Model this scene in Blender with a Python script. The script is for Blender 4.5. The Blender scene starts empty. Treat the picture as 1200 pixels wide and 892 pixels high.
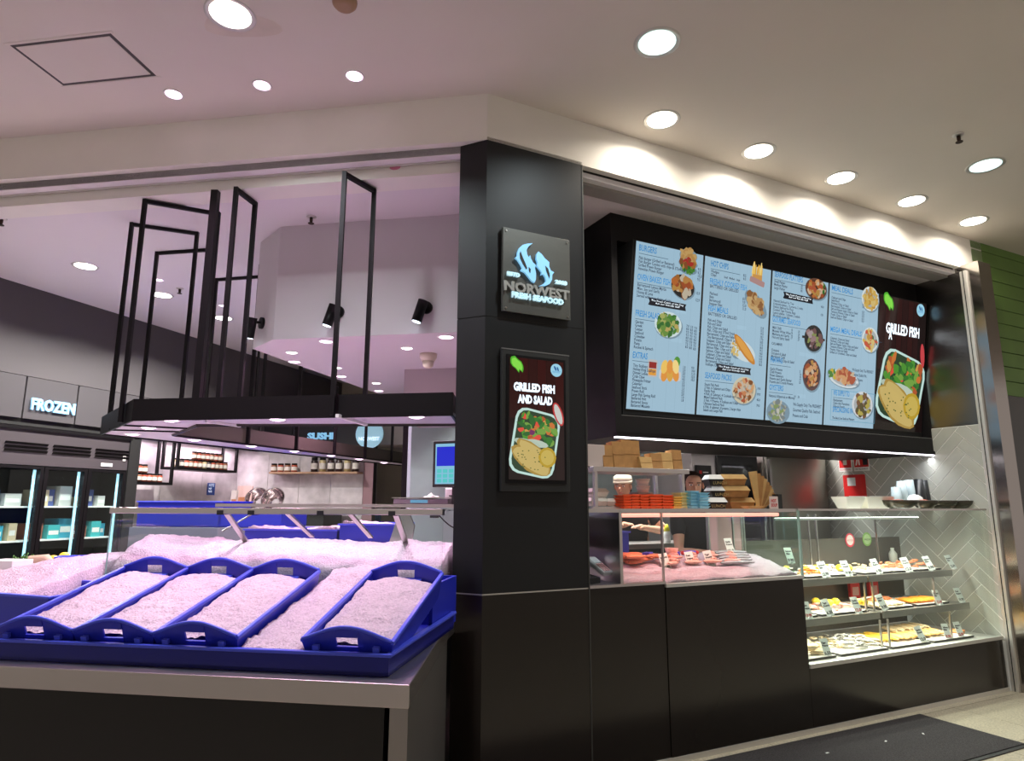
import bpy, bmesh, math, random
from mathutils import Matrix, Vector, noise
random.seed(7)
S = bpy.context.scene
COL = S.collection
PI = math.pi
rad = math.radians

# ------------------------------------------------------------------ camera
FPX = 779.2; PITCH = rad(10.53); ROLL = rad(.19); H = 1.45
_c, _s, _cr, _sr = math.cos(PITCH), math.sin(PITCH), math.cos(ROLL), math.sin(ROLL)
U0 = Vector((0, -_s, _c)); F0 = Vector((0, _c, _s)); X0 = Vector((1, 0, 0))
RR = X0 * _cr + U0 * _sr; UU = U0 * _cr - X0 * _sr
cd = bpy.data.cameras.new('camera'); cd.sensor_width = 36; cd.lens = FPX / 1200 * 36
cd.clip_start = .05; cd.clip_end = 100
cam = bpy.data.objects.new('camera', cd); COL.objects.link(cam); S.camera = cam
cam.matrix_world = Matrix(((RR.x, UU.x, -F0.x, 0), (RR.y, UU.y, -F0.y, 0), (RR.z, UU.z, -F0.z, H), (0, 0, 0, 1)))

# ------------------------------------------------------------------ world, exposure, lights table
w = bpy.data.worlds.new('world'); S.world = w; w.use_nodes = True
w.node_tree.nodes['Background'].inputs[0].default_value = (.92, .81, .74, 1)
w.node_tree.nodes['Background'].inputs[1].default_value = .55
S.view_settings.view_transform = 'Standard'; S.view_settings.look = 'None'
S.view_settings.exposure = 0; S.view_settings.gamma = 1
P_BIG, P_ROW, P_PINK, P_IN, P_BOX, P_CAN, P_FISH, P_HOT, P_STRIP, P_KIT = 34, 8, 6, 60, 15, 2.2, 3.2, 16, 9, 170
WARM = (1, .90, .76); COOL = (.86, .97, 1); PINK = (1, .50, .80); SOFTPINK = (1, .80, .93)

# ------------------------------------------------------------------ frames and pixel rays (design coordinates)
def ray(px, py): return RR * (px - 600) - UU * (py - 446) + F0 * FPX
def onz(px, py, z):
    r = ray(px, py); t = (z - H) / r.z; return Vector((r.x * t, r.y * t, z))
class Frame:
    def __init__(s, x, y, th): s.o = Vector((x, y, 0)); s.th = th; s.u = Vector((math.cos(th), math.sin(th), 0)); s.v = Vector((-math.sin(th), math.cos(th), 0))
    def w(s, u, v, z=0): return s.o + s.u * u + s.v * v + Vector((0, 0, z))
    def uz(s, px, py, v=0):
        r = ray(px, py); a = s.o + s.v * v; t = a.dot(s.v) / r.dot(s.v); q = r * t - a
        return q.dot(s.u), H + r.z * t
    def uv(s, px, py, z):
        q = onz(px, py, z) - s.o; return q.dot(s.u), q.dot(s.v)
CX, CY = -.1504, 3.5733
R = Frame(CX, CY, PI / 2 - rad(63.3))
L = Frame(CX, CY, PI / 2 - rad(99))
_m = onz(150, 371.5, 3.5)
D = Frame(_m.x, _m.y, PI / 2 - rad(18.4))
_m = R.w(4.63, 0)
W = Frame(_m.x, _m.y, R.th + PI / 2)          # right return wall: x goes into the shop, y to the left
G = Frame(0, 0, 0)

# ------------------------------------------------------------------ materials
MATS = {}
def lin(c): return tuple((x / 12.92 if x <= .04045 else ((x + .055) / 1.055) ** 2.4) for x in c)
def rgb(r, g, b): return lin((r / 255, g / 255, b / 255))
def mat(name, col, rough=.5, metal=0, bump=0, bscale=60, var=0, vscale=8, emit=0, trans=0, ior=1.45, alpha=1, stretch=None, coat=0, sss=0, spec=.5, detail=2):
    if name in MATS: return MATS[name]
    m = bpy.data.materials.new(name); m.use_nodes = True; nt = m.node_tree; b = nt.nodes['Principled BSDF']
    b.inputs['Base Color'].default_value = (*col, 1); b.inputs['Roughness'].default_value = rough
    b.inputs['Metallic'].default_value = metal; b.inputs['IOR'].default_value = ior
    b.inputs['Transmission Weight'].default_value = trans; b.inputs['Alpha'].default_value = alpha
    b.inputs['Coat Weight'].default_value = coat; b.inputs['Specular IOR Level'].default_value = spec
    if sss: b.inputs['Subsurface Weight'].default_value = sss; b.inputs['Subsurface Scale'].default_value = .02
    if emit: b.inputs['Emission Color'].default_value = (*col, 1); b.inputs['Emission Strength'].default_value = emit
    if bump or var:
        tc = nt.nodes.new('ShaderNodeTexCoord'); mp = nt.nodes.new('ShaderNodeMapping'); nt.links.new(tc.outputs['Object'], mp.inputs[0])
        if stretch: mp.inputs['Scale'].default_value = stretch
        if var:
            n = nt.nodes.new('ShaderNodeTexNoise'); n.inputs['Scale'].default_value = vscale; n.inputs['Detail'].default_value = detail + 2
            nt.links.new(mp.outputs[0], n.inputs[0])
            r_ = nt.nodes.new('ShaderNodeValToRGB'); r_.color_ramp.elements[0].position = .3; r_.color_ramp.elements[1].position = .7
            r_.color_ramp.elements[0].color = (*[x * (1 - var) for x in col], 1); r_.color_ramp.elements[1].color = (*[min(1, x * (1 + var * .6)) for x in col], 1)
            nt.links.new(n.outputs[0], r_.inputs[0]); nt.links.new(r_.outputs[0], b.inputs['Base Color'])
        if bump:
            n = nt.nodes.new('ShaderNodeTexNoise'); n.inputs['Scale'].default_value = bscale; n.inputs['Detail'].default_value = detail
            nt.links.new(mp.outputs[0], n.inputs[0])
            bp = nt.nodes.new('ShaderNodeBump'); bp.inputs['Strength'].default_value = bump; bp.inputs['Distance'].default_value = .01
            nt.links.new(n.outputs[0], bp.inputs['Height']); nt.links.new(bp.outputs[0], b.inputs['Normal'])
    MATS[name] = m; return m
ceil_m = mat('ceiling_paint', (.80, .74, .67), .85, var=.03, vscale=1.2)
bulk_m = mat('bulkhead_paint', (.86, .83, .77), .6, var=.03, vscale=3)
inner_m = mat('inner_ceiling_paint', (.80, .76, .78), .8)
black_m = mat('black_laminate', (.012, .011, .011), .32, bump=.02, bscale=300)
gloss_m = mat('gloss_black_laminate', (.020, .016, .013), .19, var=.1, vscale=1.5, spec=.55)
col_m = mat('charcoal_cladding', (.013, .0135, .015), .45, spec=.35)
satin_m = mat('satin_black_metal', (.007, .006, .007), .45, spec=.22)
tan_m = mat('canopy_inner_board', (.085, .078, .06), .6)
soffit_m = mat('canopy_soffit', (.55, .52, .58), .5)
dwall_m = mat('dark_grey_wall', (.085, .078, .082), .6, var=.08, vscale=.8)
dpan_m = mat('dark_sign_panel', (.075, .07, .075), .45)
steel_m = mat('brushed_steel', (.56, .53, .51), .28, 1, bump=.05, bscale=60, stretch=(1, 1, 30))
steelh_m = mat('brushed_steel_flat', (.60, .56, .55), .32, 1, bump=.03, bscale=60, stretch=(1, 30, 30))
mirror_m = mat('polished_steel', (.38, .35, .33), .16, 1, bump=.12, bscale=1.6, stretch=(.6, .6, 1.6))
alu_m = mat('aluminium_trim', (.68, .66, .62), .4, .6)
white_m = mat('white_plastic', (.82, .82, .80), .4)
off_m = mat('offwhite_card', (.80, .76, .68), .7)
def glass(name='clear_glass', tint=(.93, .98, .96)):
    m = mat(name, tint, .0)
    nt = m.node_tree
    for n in list(nt.nodes):
        if n.type != 'OUTPUT_MATERIAL': nt.nodes.remove(n)
    out = [n for n in nt.nodes if n.type == 'OUTPUT_MATERIAL'][0]
    t = nt.nodes.new('ShaderNodeBsdfTransparent'); t.inputs[0].default_value = (*tint, 1)
    g = nt.nodes.new('ShaderNodeBsdfGlossy'); g.inputs['Roughness'].default_value = .01
    f = nt.nodes.new('ShaderNodeFresnel'); f.inputs[0].default_value = 1.35
    mx = nt.nodes.new('ShaderNodeMixShader')
    ge = nt.nodes.new('ShaderNodeNewGeometry'); ma = nt.nodes.new('ShaderNodeMath'); ma.operation = 'MULTIPLY_ADD'
    ma.inputs[1].default_value = 1 / 1.35 - 1.35; ma.inputs[2].default_value = 1.35
    nt.links.new(ge.outputs['Backfacing'], ma.inputs[0]); nt.links.new(ma.outputs[0], f.inputs[0])
    nt.links.new(f.outputs[0], mx.inputs[0]); nt.links.new(t.outputs[0], mx.inputs[1]); nt.links.new(g.outputs[0], mx.inputs[2]); nt.links.new(mx.outputs[0], out.inputs[0])
    return m
glass_m = glass()
edge_m = mat('glass_edge', (.35, .55, .48), .1, spec=.6)
blue_m = mat('blue_crate_plastic', (.016, .026, .46), .32, sss=0, bump=.02, bscale=20)
bluerim_m = mat('blue_crate_rim', (.07, .10, .75), .3)
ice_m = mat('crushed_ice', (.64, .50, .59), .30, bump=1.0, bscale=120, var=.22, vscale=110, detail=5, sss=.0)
marble_m = mat('marble_panel', (.62, .58, .59), .35, var=.22, vscale=7, detail=6)
tile_m = mat('grey_wall_tile', (.45, .455, .41), .22, var=.06, vscale=3)
grout_m = mat('white_grout', (.86, .86, .82), .8)
green_m = mat('green_board_paint', (.13, .24, .05), .5, var=.1, vscale=4)
terr_m = mat('terrazzo_tile', (.46, .41, .31), .35, var=.35, vscale=90, detail=4)
mat_m = mat('charcoal_mat_pile', (.045, .040, .042), .95, bump=.8, bscale=250, var=.5, vscale=120)
rubber_m = mat('black_rubber', (.02, .02, .02), .6)
sign_m = mat('pewter_sign_plate', (.12, .12, .11), .42, .5, bump=.05, bscale=30)
ltr_grey = mat('grey_sign_letter', (.42, .42, .40), .4, .3)
ltr_blue = mat('lit_blue_letter', (.26, .58, .85), .5, emit=.55)
ltr_ice = mat('lit_pale_letter', (.55, .82, .92), .5, emit=.5)
lamp_w = mat('lamp_white', (1, .97, .92), .5, emit=9)
lamp_c = mat('lamp_cool', (.74, .98, 1), .5, emit=1.6)
lamp_p = mat('lamp_pink', (1, .72, .95), .5, emit=5)
lamp_r = mat('lamp_rose', (1, .38, .30), .5, emit=1.4)
led_m = mat('led_strip', (.95, .90, 1), .5, emit=5)
kraft_m = mat('kraft_paper', (.40, .20, .065), .8, var=.15, vscale=20)
kraftl_m = mat('light_kraft_board', (.55, .34, .13), .8, var=.08, vscale=20)
orange_m = mat('orange_tray_plastic', (.90, .13, .03), .35)
yellowt_m = mat('yellow_tray_plastic', (.85, .55, .12), .35)
cyant_m = mat('pale_blue_tray_plastic', (.25, .62, .80), .35)
red_m = mat('red_enamel', (.62, .02, .02), .4)
skin_m = mat('skin', (.62, .33, .22), .5, sss=.1)
hair_m = mat('brown_hair', (.035, .018, .012), .6, bump=.3, bscale=90, stretch=(1, 1, .2))
shirt_m = mat('black_shirt', (.013, .012, .014), .8)
cream_m = mat('cream_cloth', (.72, .62, .48), .9)
dark_in = mat('dark_interior', (.01, .01, .01), .6)
lemon_m = mat('lemon_skin', (.85, .58, .04), .4, bump=.2, bscale=80)
VC = bpy.data.materials.new('printed_screen'); VC.use_nodes = True
def attr_mat(m, emit, rough=.4):
    nt = m.node_tree; b = nt.nodes['Principled BSDF']; a = nt.nodes.new('ShaderNodeAttribute'); a.attribute_name = 'col'
    nt.links.new(a.outputs['Color'], b.inputs['Base Color']); b.inputs['Roughness'].default_value = rough
    if emit:
        b.inputs['Base Color'].default_value = (0, 0, 0, 1)
        for l in list(nt.links):
            if l.to_socket == b.inputs['Base Color']: nt.links.remove(l)
        nt.links.new(a.outputs['Color'], b.inputs['Emission Color']); b.inputs['Emission Strength'].default_value = emit
attr_mat(VC, .9, .12)
VP = bpy.data.materials.new('printed_card'); VP.use_nodes = True; attr_mat(VP, 0, .6)
TXT = {}
def ink(name, c, emit=0): return mat(name, c, .6, emit=emit)
ink_dark = ink('screen_dark_text', (.03, .05, .09), .5); ink_blue = ink('screen_blue_text', (.02, .15, .36), .9)
ink_white = ink('screen_white_text', (.75, .88, 1), .95); ink_black = ink('black_ink', (.02, .02, .02)); ink_red = ink('red_ink', (.6, .02, .02))

# ------------------------------------------------------------------ mesh builder
class MB:
    def __init__(s): s.v = []; s.f = []; s.mi = []; s.ms = []; s.cols = []; s.T = Matrix.Identity(4); s.smooth = []
    def mid(s, m):
        if m not in s.ms: s.ms.append(m)
        return s.ms.index(m)
    def add(s, vs, fs, m, col=None, sm=False):
        o = len(s.v); s.v += [tuple(s.T @ Vector(p)) for p in vs]; i = s.mid(m)
        for f in fs: s.f.append(tuple(k + o for k in f)); s.mi.append(i); s.cols.append(col or (1, 1, 1)); s.smooth.append(sm)
        return s
    def box(s, x0, x1, y0, y1, z0, z1, m, col=None):
        v = [(x0, y0, z0), (x1, y0, z0), (x1, y1, z0), (x0, y1, z0), (x0, y0, z1), (x1, y0, z1), (x1, y1, z1), (x0, y1, z1)]
        return s.add(v, [(0, 3, 2, 1), (4, 5, 6, 7), (0, 1, 5, 4), (1, 2, 6, 5), (2, 3, 7, 6), (3, 0, 4, 7)], m, col)
    def taper(s, x0, x1, y0, y1, z0, z1, t, m, tx=None):
        tx = t if tx is None else tx
        v = [(x0 + tx, y0 + t, z0), (x1 - tx, y0 + t, z0), (x1 - tx, y1 - t, z0), (x0 + tx, y1 - t, z0), (x0, y0, z1), (x1, y0, z1), (x1, y1, z1), (x0, y1, z1)]
        return s.add(v, [(0, 3, 2, 1), (4, 5, 6, 7), (0, 1, 5, 4), (1, 2, 6, 5), (2, 3, 7, 6), (3, 0, 4, 7)], m)
    def prism(s, pts, z0, z1, m, ax='z', col=None):
        n = len(pts)
        a = sum(pts[i][0] * pts[(i + 1) % n][1] - pts[(i + 1) % n][0] * pts[i][1] for i in range(n))
        if a < 0: pts = pts[::-1]
        q = {'z': lambda p, h: (p[0], p[1], h), 'y': lambda p, h: (p[0], -h, p[1]), 'x': lambda p, h: (h, p[0], p[1])}[ax]
        v = [q(p, z0) for p in pts] + [q(p, z1) for p in pts]
        return s.add(v, [tuple(range(n))[::-1], tuple(range(n, 2 * n))] + [(i, (i + 1) % n, n + (i + 1) % n, n + i) for i in range(n)], m, col)
    def lathe(s, prof, m, n=20, c=(0, 0, 0), cap=True, sm=True):
        v = []; f = []
        for r, z in prof: v += [(c[0] + r * math.cos(2 * PI * i / n), c[1] + r * math.sin(2 * PI * i / n), c[2] + z) for i in range(n)]
        for k in range(len(prof) - 1):
            for i in range(n): j = (i + 1) % n; f.append((k * n + i, k * n + j, k * n + n + j, k * n + n + i))
        s.add(v, f, m, None, sm)
        if cap:
            o = len(s.v) - len(v); i = s.mid(m)
            s.f += [tuple(range(o, o + n))[::-1], tuple(range(len(s.v) - n, len(s.v)))]; s.mi += [i, i]; s.cols += [(1, 1, 1)] * 2; s.smooth += [False] * 2
        return s
    def tube(s, pts, r, m, n=8, rs=None):
        pts = [Vector(p) for p in pts]; v = []; f = []
        for k, p in enumerate(pts):
            d = (pts[min(k + 1, len(pts) - 1)] - pts[max(k - 1, 0)]).normalized()
            a = d.cross(Vector((0, 0, 1)));
            if a.length < .01: a = d.cross(Vector((1, 0, 0)))
            a.normalize(); b = d.cross(a); rr = rs[k] if rs else r
            v += [tuple(p + a * rr * math.cos(2 * PI * i / n) + b * rr * math.sin(2 * PI * i / n)) for i in range(n)]
        for k in range(len(pts) - 1):
            for i in range(n): j = (i + 1) % n; f.append((k * n + i, k * n + j, k * n + n + j, k * n + n + i))
        f += [tuple(range(n)), tuple(range((len(pts) - 1) * n, len(pts) * n))[::-1]]
        return s.add(v, f, m, None, True)
    def bar(s, p, q, t, m, t2=None):
        p, q = Vector(p), Vector(q); d = (q - p).normalized(); a = d.cross(Vector((0, 0, 1)))
        if a.length < .01: a = Vector((1, 0, 0))
        a.normalize(); b = d.cross(a); t2 = t2 or t
        v = [tuple(e + a * sx * t / 2 + b * sy * t2 / 2) for e in (p, q) for sx, sy in ((-1, -1), (1, -1), (1, 1), (-1, 1))]
        return s.add(v, [(0, 1, 2, 3), (7, 6, 5, 4), (0, 4, 5, 1), (1, 5, 6, 2), (2, 6, 7, 3), (3, 7, 4, 0)], m)
    def blob(s, c, r, m, n=10, k=6, rough=0, seed=0, col=None):
        v = []; f = []
        for j in range(k + 1):
            th = PI * j / k
            for i in range(n):
                ph = 2 * PI * i / n; d = Vector((math.sin(th) * math.cos(ph), math.sin(th) * math.sin(ph), math.cos(th)))
                q = 1 + rough * noise.noise(d * 2.2 + Vector((seed * 3.1, seed, 0)))
                v.append((c[0] + d.x * r[0] * q, c[1] + d.y * r[1] * q, c[2] + d.z * r[2] * q))
        for j in range(k):
            for i in range(n): h = (i + 1) % n; f.append((j * n + i, j * n + n + i, j * n + n + h, j * n + h))
        return s.add(v, f, m, col, True)
    def mesh(s, name):
        me = bpy.data.meshes.new(name); me.from_pydata(s.v, [], s.f)
        for m in s.ms: me.materials.append(m)
        me.polygons.foreach_set('material_index', s.mi); me.polygons.foreach_set('use_smooth', s.smooth)
        if any(c != (1, 1, 1) for c in s.cols):
            a = me.color_attributes.new('col', 'FLOAT_COLOR', 'CORNER'); d = []
            for p, c in zip(me.polygons, s.cols): d += [*c, 1] * p.loop_total
            a.data.foreach_set('color', d)
        me.update(); return me
def setp(o, label=None, cat=None, group=None, kind=None):
    for k, x in (('label', label), ('category', cat), ('group', group), ('kind', kind)):
        if x: o[k] = x
    return o
def part(name, mb, parent=None, label=None, bevel=0, kind=None, loc=None, solid=0, subs=0):
    me = mb if isinstance(mb, bpy.types.Mesh) else mb.mesh(name)
    o = bpy.data.objects.new(name, me); COL.objects.link(o); o.parent = parent
    if loc: o.location = loc
    if solid: m = o.modifiers.new('solid', 'SOLIDIFY'); m.thickness = solid; m.offset = 0
    if bevel: m = o.modifiers.new('bevel', 'BEVEL'); m.width = bevel; m.segments = 2; m.limit_method = 'ANGLE'; m.angle_limit = .7
    if subs: m = o.modifiers.new('sub', 'SUBSURF'); m.levels = m.render_levels = subs
    return setp(o, label, kind=kind)
def put(o, F, u, v, z, rot=0, tilt=0):
    o.location = F.w(u, v, z); o.rotation_euler = (tilt, 0, F.th + rot)
def thing(name, label, cat, F=G, u=0, v=0, z=0, rot=0, tilt=0, group=None):
    o = bpy.data.objects.new(name, None); o.empty_display_size = .1; COL.objects.link(o); put(o, F, u, v, z, rot, tilt)
    return setp(o, label, cat, group)
def single(name, mb, label, cat, F=G, u=0, v=0, z=0, rot=0, tilt=0, group=None, bevel=0, kind=None, subs=0, solid=0):
    o = part(name, mb, None, bevel=bevel, subs=subs, solid=solid); put(o, F, u, v, z, rot, tilt); return setp(o, label, cat, group, kind)
def struct(name, mb, F=G, u=0, v=0, z=0, bevel=0):
    o = part(name, mb, None, bevel=bevel); put(o, F, u, v, z); o['kind'] = 'structure'; return o
def dup(o, F, u, v, z, rot=0, tilt=0, label=None):
    c = o.copy(); COL.objects.link(c); put(c, F, u, v, z, rot, tilt)
    if label: c['label'] = label
    for ch in o.children:
        d = ch.copy(); COL.objects.link(d); d.parent = c
        for g in ch.children: e = g.copy(); COL.objects.link(e); e.parent = d
    return c
TEXTS = []
def text(name, body, parent, x, z, size, m, y=-.002, width=None, bold=0, ext=0, sx=1, align='LEFT', space=1.0, label=None, shear=0, rot=0, line=1.0):
    """lettering lying in the parent's local x-z plane, facing -y"""
    cu = bpy.data.curves.new(name, 'FONT'); cu.body = body; cu.size = size; cu.resolution_u = 2; cu.offset = bold; cu.extrude = ext
    cu.align_x = align; cu.space_character = space; cu.shear = shear; cu.space_line = line; cu.materials.append(m)
    o = bpy.data.objects.new(name, cu); COL.objects.link(o); TEXTS.append((o, name, parent, x, y, z, sx, width, m, label, rot)); return o

# ------------------------------------------------------------------ lamps
def area(parent, loc, size, power, color, spread=150, name='light', sy=None, rot=(0, 0, 0)):
    l = bpy.data.lights.new(name, 'AREA'); l.energy = power; l.color = color; l.spread = rad(spread)
    if sy: l.shape = 'RECTANGLE'; l.size = size; l.size_y = sy
    else: l.shape = 'DISK'; l.size = size
    o = bpy.data.objects.new(name, l); COL.objects.link(o); o.parent = parent; o.location = loc; o.rotation_euler = rot; return o
def downlight(px, py, z, r, lm, power, color, label, group=None, spread=140, loc=None):
    p = loc or onz(px, py, z); t = thing('downlight', label, 'light', G, p.x, p.y, z, group=group)
    rim = MB().lathe([(r * 1.0, -.001), (r * 1.18, -.006), (r * 1.26, -.002), (r * 1.26, .004), (r, .004)], alu_m if r > .06 else white_m, 28, cap=False)
    part('rim', rim, t)
    part('lens', MB().lathe([(r * .99, -.003), (r * .6, -.008), (.001, -.009)], lm, 28, cap=False), t)
    if power: area(t, (0, 0, -.02), r * 1.7, power, color, spread)
    return t

ORD = ['first', 'second', 'third', 'fourth', 'fifth', 'sixth', 'seventh', 'eighth', 'ninth', 'tenth', 'eleventh', 'twelfth', 'thirteenth']
# ------------------------------------------------------------------ the setting
CZ, BZ, IZ = 3.85, 3.55, 3.5
b = MB(); b.box(-9, 13, -7, 15, CZ, CZ + .1, ceil_m); struct('ceiling', b)
b = MB(); b.box(-9, 13, -7, 16, -.12, -.02, mat('floor_bed', (.40, .37, .31), .45, var=.2, vscale=60)); flo = struct('floor', b)
tm = MB(); tm.box(.002, .598, .002, .598, 0, .02, terr_m); tme = tm.mesh('tile')
for i in range(-4, 12):
    for j in range(-9, 1):
        o = bpy.data.objects.new('tile', tme); COL.objects.link(o); o.parent = flo; o.location = R.w(i * .6 + .15, j * .6 - .05 - .012, -.02); o.rotation_euler = (0, 0, R.th)
# bulkhead over the shop front
def inner_poly(): return [L.w(-9, .3), L.w(0, .3), R.w(5.3, .3), R.w(5.3, 9), L.w(-9, 12)]
b = MB(); b.prism([tuple(p)[:2] for p in (L.w(-7, .05), L.w(-.06, .05), R.w(-.06, .05) if 0 else R.w(.02, .05), R.w(4.75, .05), R.w(4.75, 7.5), L.w(-7, 12))], IZ, IZ + .05, inner_m); struct('ceiling_inner', b)
b = MB(); b.box(-7, -.0, 0, .05, BZ, CZ, bulk_m); struct('trim_1', b, L)
b = MB(); b.box(.0, 5.03, 0, .05, BZ, CZ, bulk_m); struct('trim_2', b, R)
b = MB(); b.box(-7, -.16, .05, .11, BZ - .045, BZ, satin_m); struct('trim_3', b, L)
b = MB(); b.box(-7, -.16, .11, .12, BZ - .06, BZ, alu_m); b.box(-7, -.16, .13, .30, IZ - .075, IZ + .0, bulk_m); struct('trim_4', b, L)
b = MB(); b.box(.66, 4.63, .05, .09, BZ - .015, BZ, satin_m); b.box(.66, 4.63, .10, .22, IZ - .02, BZ, mat('grey_beam_paint', (.34, .32, .30), .5)); struct('trim_5', b, R)
t = thing('warning_decal', 'small round pink and red sticker on the white beam left of the column', 'sticker', L, *[L.uz(463, 196, .128)[0]], .128, L.uz(463, 196, .128)[1])
b = MB(); b.prism([(.035 * math.cos(a / 20 * 2 * PI), .018 * math.sin(a / 20 * 2 * PI)) for a in range(20)], 0, .0015, mat('pink_decal', (.75, .25, .38), .5), 'y'); part('disc', b, t)
# column
lp = L.w(-.172, .05)
cpoly = [(lp.x, lp.y), (CX, CY), tuple(R.w(.655, 0))[:2], tuple(R.w(.655, .42))[:2], tuple(L.w(-.10, .42))[:2]]
cc = thing('column', 'tall charcoal clad corner column between the ice display and the hot food counter', 'column')
def grow(pts, d):
    c = Vector((sum(p[0] for p in pts) / len(pts), sum(p[1] for p in pts) / len(pts))); return [tuple(c + (Vector(p) - c) * (1 + d)) for p in pts]
part('cladding_panel', MB().prism(cpoly, 0, .985, gloss_m), cc, 'glossy lower column panel')
part('joint_strip', MB().prism(grow(cpoly, -.006), .985, .992, alu_m), cc, 'thin pale metal joint')
part('cladding_panel', MB().prism(cpoly, .992, 2.478, col_m), cc)
part('joint_strip', MB().prism(grow(cpoly, -.01), 2.478, 2.483, rubber_m), cc)
part('cladding_panel', MB().prism(cpoly, 2.483, BZ + .02, col_m), cc)
part('edge_trim', MB().box(.652, .660, -.003, .01, .0, BZ, mat('dull_edge_trim', (.07, .07, .065), .4, .3)), None)
o = COL.objects['edge_trim']; put(o, R, 0, 0, 0); o.parent = cc
# dark side wall with sign panels (D frame, x goes away, y into the wall)
b = MB(); b.box(-4, 9, 0, .1, 2.64, IZ + .05, dwall_m); b.box(2.35, 9, 0, .1, 2.235, 2.64, dwall_m); b.box(2.35, 9, .4, .5, 0, 2.3, dwall_m); struct('wall_left', b, D)
wl2 = struct('wall_panel_left', MB().box(-4, 2.4, .03, .1, 2.17, 2.64, rubber_m).box(-4, .33, .75, .8, 0, 2.2, rubber_m), D)
for x0, x1, lab in ((-2.2, -1.02, 0), (-1.01, -.485, 1), (-.475, .30, 0), (.31, 1.3, 0), (1.31, 2.3, 0)):
    o = part('wall_panel', MB().box(x0 + .003, x1 - .003, 0, .03, 2.235, 2.635, dpan_m), wl2, 'panel behind the lit letters' if lab else None)
t = thing('illuminated_sign', 'pale blue lit letters FROZEN on the grey panel above the freezers', 'sign', D, -.97, -.012, 2.30)
text('letters', 'FROZEN', t, .015, .03, .15, ltr_blue, y=-.004, width=.45, bold=.006, ext=.008)
# marble back wall on the side line, then the sushi partition parallel to the shop front
marb = struct('wall_marble_side', MB().box(.0, 2.4, .37, .40, 0, 2.235, rubber_m).box(.34, 2.4, .03, .4, 2.235, 2.3, rubber_m), D)
for i in range(3): part('marble_panel', MB().box(.345 + i * .68, .345 + (i + 1) * .68 - .004, .358, .37, .0, 2.23, marble_m), marb)
SB = Frame(*tuple(D.w(2.36, .36))[:2], L.th)
su0 = 0; su1 = SB.uz(437, 560, 0)[0]; sv = SB.uz(426, 560, 0)[0]
wb = struct('wall_back_sushi', MB().box(-.3, su1, .02, .14, 0, 2.75, rubber_m), SB)
n = 4
for i in range(n): part('marble_panel', MB().box(sv * i / n, sv * (i + 1) / n - .005, .0, .02, .8, 2.2, marble_m), wb)
part('end_panel', MB().box(sv, su1, .0, .02, .8, 2.2, mat('mauve_panel', (.36, .22, .24), .4)), wb)
zs = SB.uz(375, 522)[1]
for k in range(3): part('sign_panel', MB().box(.2 + k * (su1 - .2) / 3, .2 + (k + 1) * (su1 - .2) / 3 - .01, -.01, .02, 2.215, 2.75, mat('near_black_panel', (.022, .02, .026), .4)), wb)
x0, z0 = SB.uz(361, 515); x1, _ = SB.uz(392, 515)
t = thing('illuminated_sign', 'pale blue lit letters SUSHI on the black panel beyond the canopy', 'sign', SB, x0, -.02, z0)
text('letters', 'SUSHI', t, 0, 0, (x1 - x0) / 3.2, ltr_blue, y=-.004, width=(x1 - x0), bold=.006, ext=.008)
x2, z2 = SB.uz(434, 509)
t = thing('round_sign', 'round pale blue lit emblem disc beside the letters SUSHI', 'sign', SB, x2, -.02, z2)
part('disc', MB().prism([(.2 * math.cos(i / 28 * 2 * PI), .2 * math.sin(i / 28 * 2 * PI)) for i in range(28)], 0, .02, mat('lit_disc', (.35, .62, .75), .5, emit=.45), 'y'), t)
text('letters', 'NORWEST', t, -.15, -.09, .07, ink_white, y=-.024, width=.3, bold=.002)
# far back wall closing the room behind the ice display
BB = Frame(*tuple(SB.w(0, 1.9))[:2], L.th)
b = MB(); b.box(-2, 6.2, 0, .1, 0, IZ, mat('cream_back_wall', (.62, .58, .44), .7)); struct('wall_back', b, BB)
bx = BB.uz(452, 550, -.02)[0]; bx2 = BB.uz(474, 550, -.02)[0]
dr = struct('door_1', MB().box(bx, bx2, -.04, 0, 0, 2.15, mat('cream_door', (.66, .62, .46), .5)), BB)
part('door_handle', MB().blob((bx2 - .1, -.08, 1.02), (.03, .03, .03), steel_m), dr)
# right hand return wall with herringbone tiles; steel sheet above
wr = struct('wall_right', MB().box(-.0, 3.0, -.1, -.003, 0, IZ, grout_m), W)
part('steel_sheet', MB().box(0, 2.2, -.012, -.002, 2.135, IZ, mat('dark_brushed_steel', (.20, .185, .18), .26, 1, bump=.5, bscale=2.2, stretch=(.7, .7, 2.5))), wr, 'brushed steel sheet above the tiles')
def clip(poly, a, bb, c):
    out = []
    for i in range(len(poly)):
        p, q = poly[i], poly[(i + 1) % len(poly)]; dp = a * p[0] + bb * p[1] - c; dq = a * q[0] + bb * q[1] - c
        if dp <= 0: out.append(p)
        if dp * dq < 0: k = dp / (dp - dq); out.append((p[0] + (q[0] - p[0]) * k, p[1] + (q[1] - p[1]) * k))
    return out
TWd, TLn = .096, .384; c45 = math.sqrt(.5); gg = .006; shared = {}; nt_ = 0
def tile_poly(kind, i, j):
    # herringbone on an integer lattice, unit = tile width, length = 4
    pass
tiles = []
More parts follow.
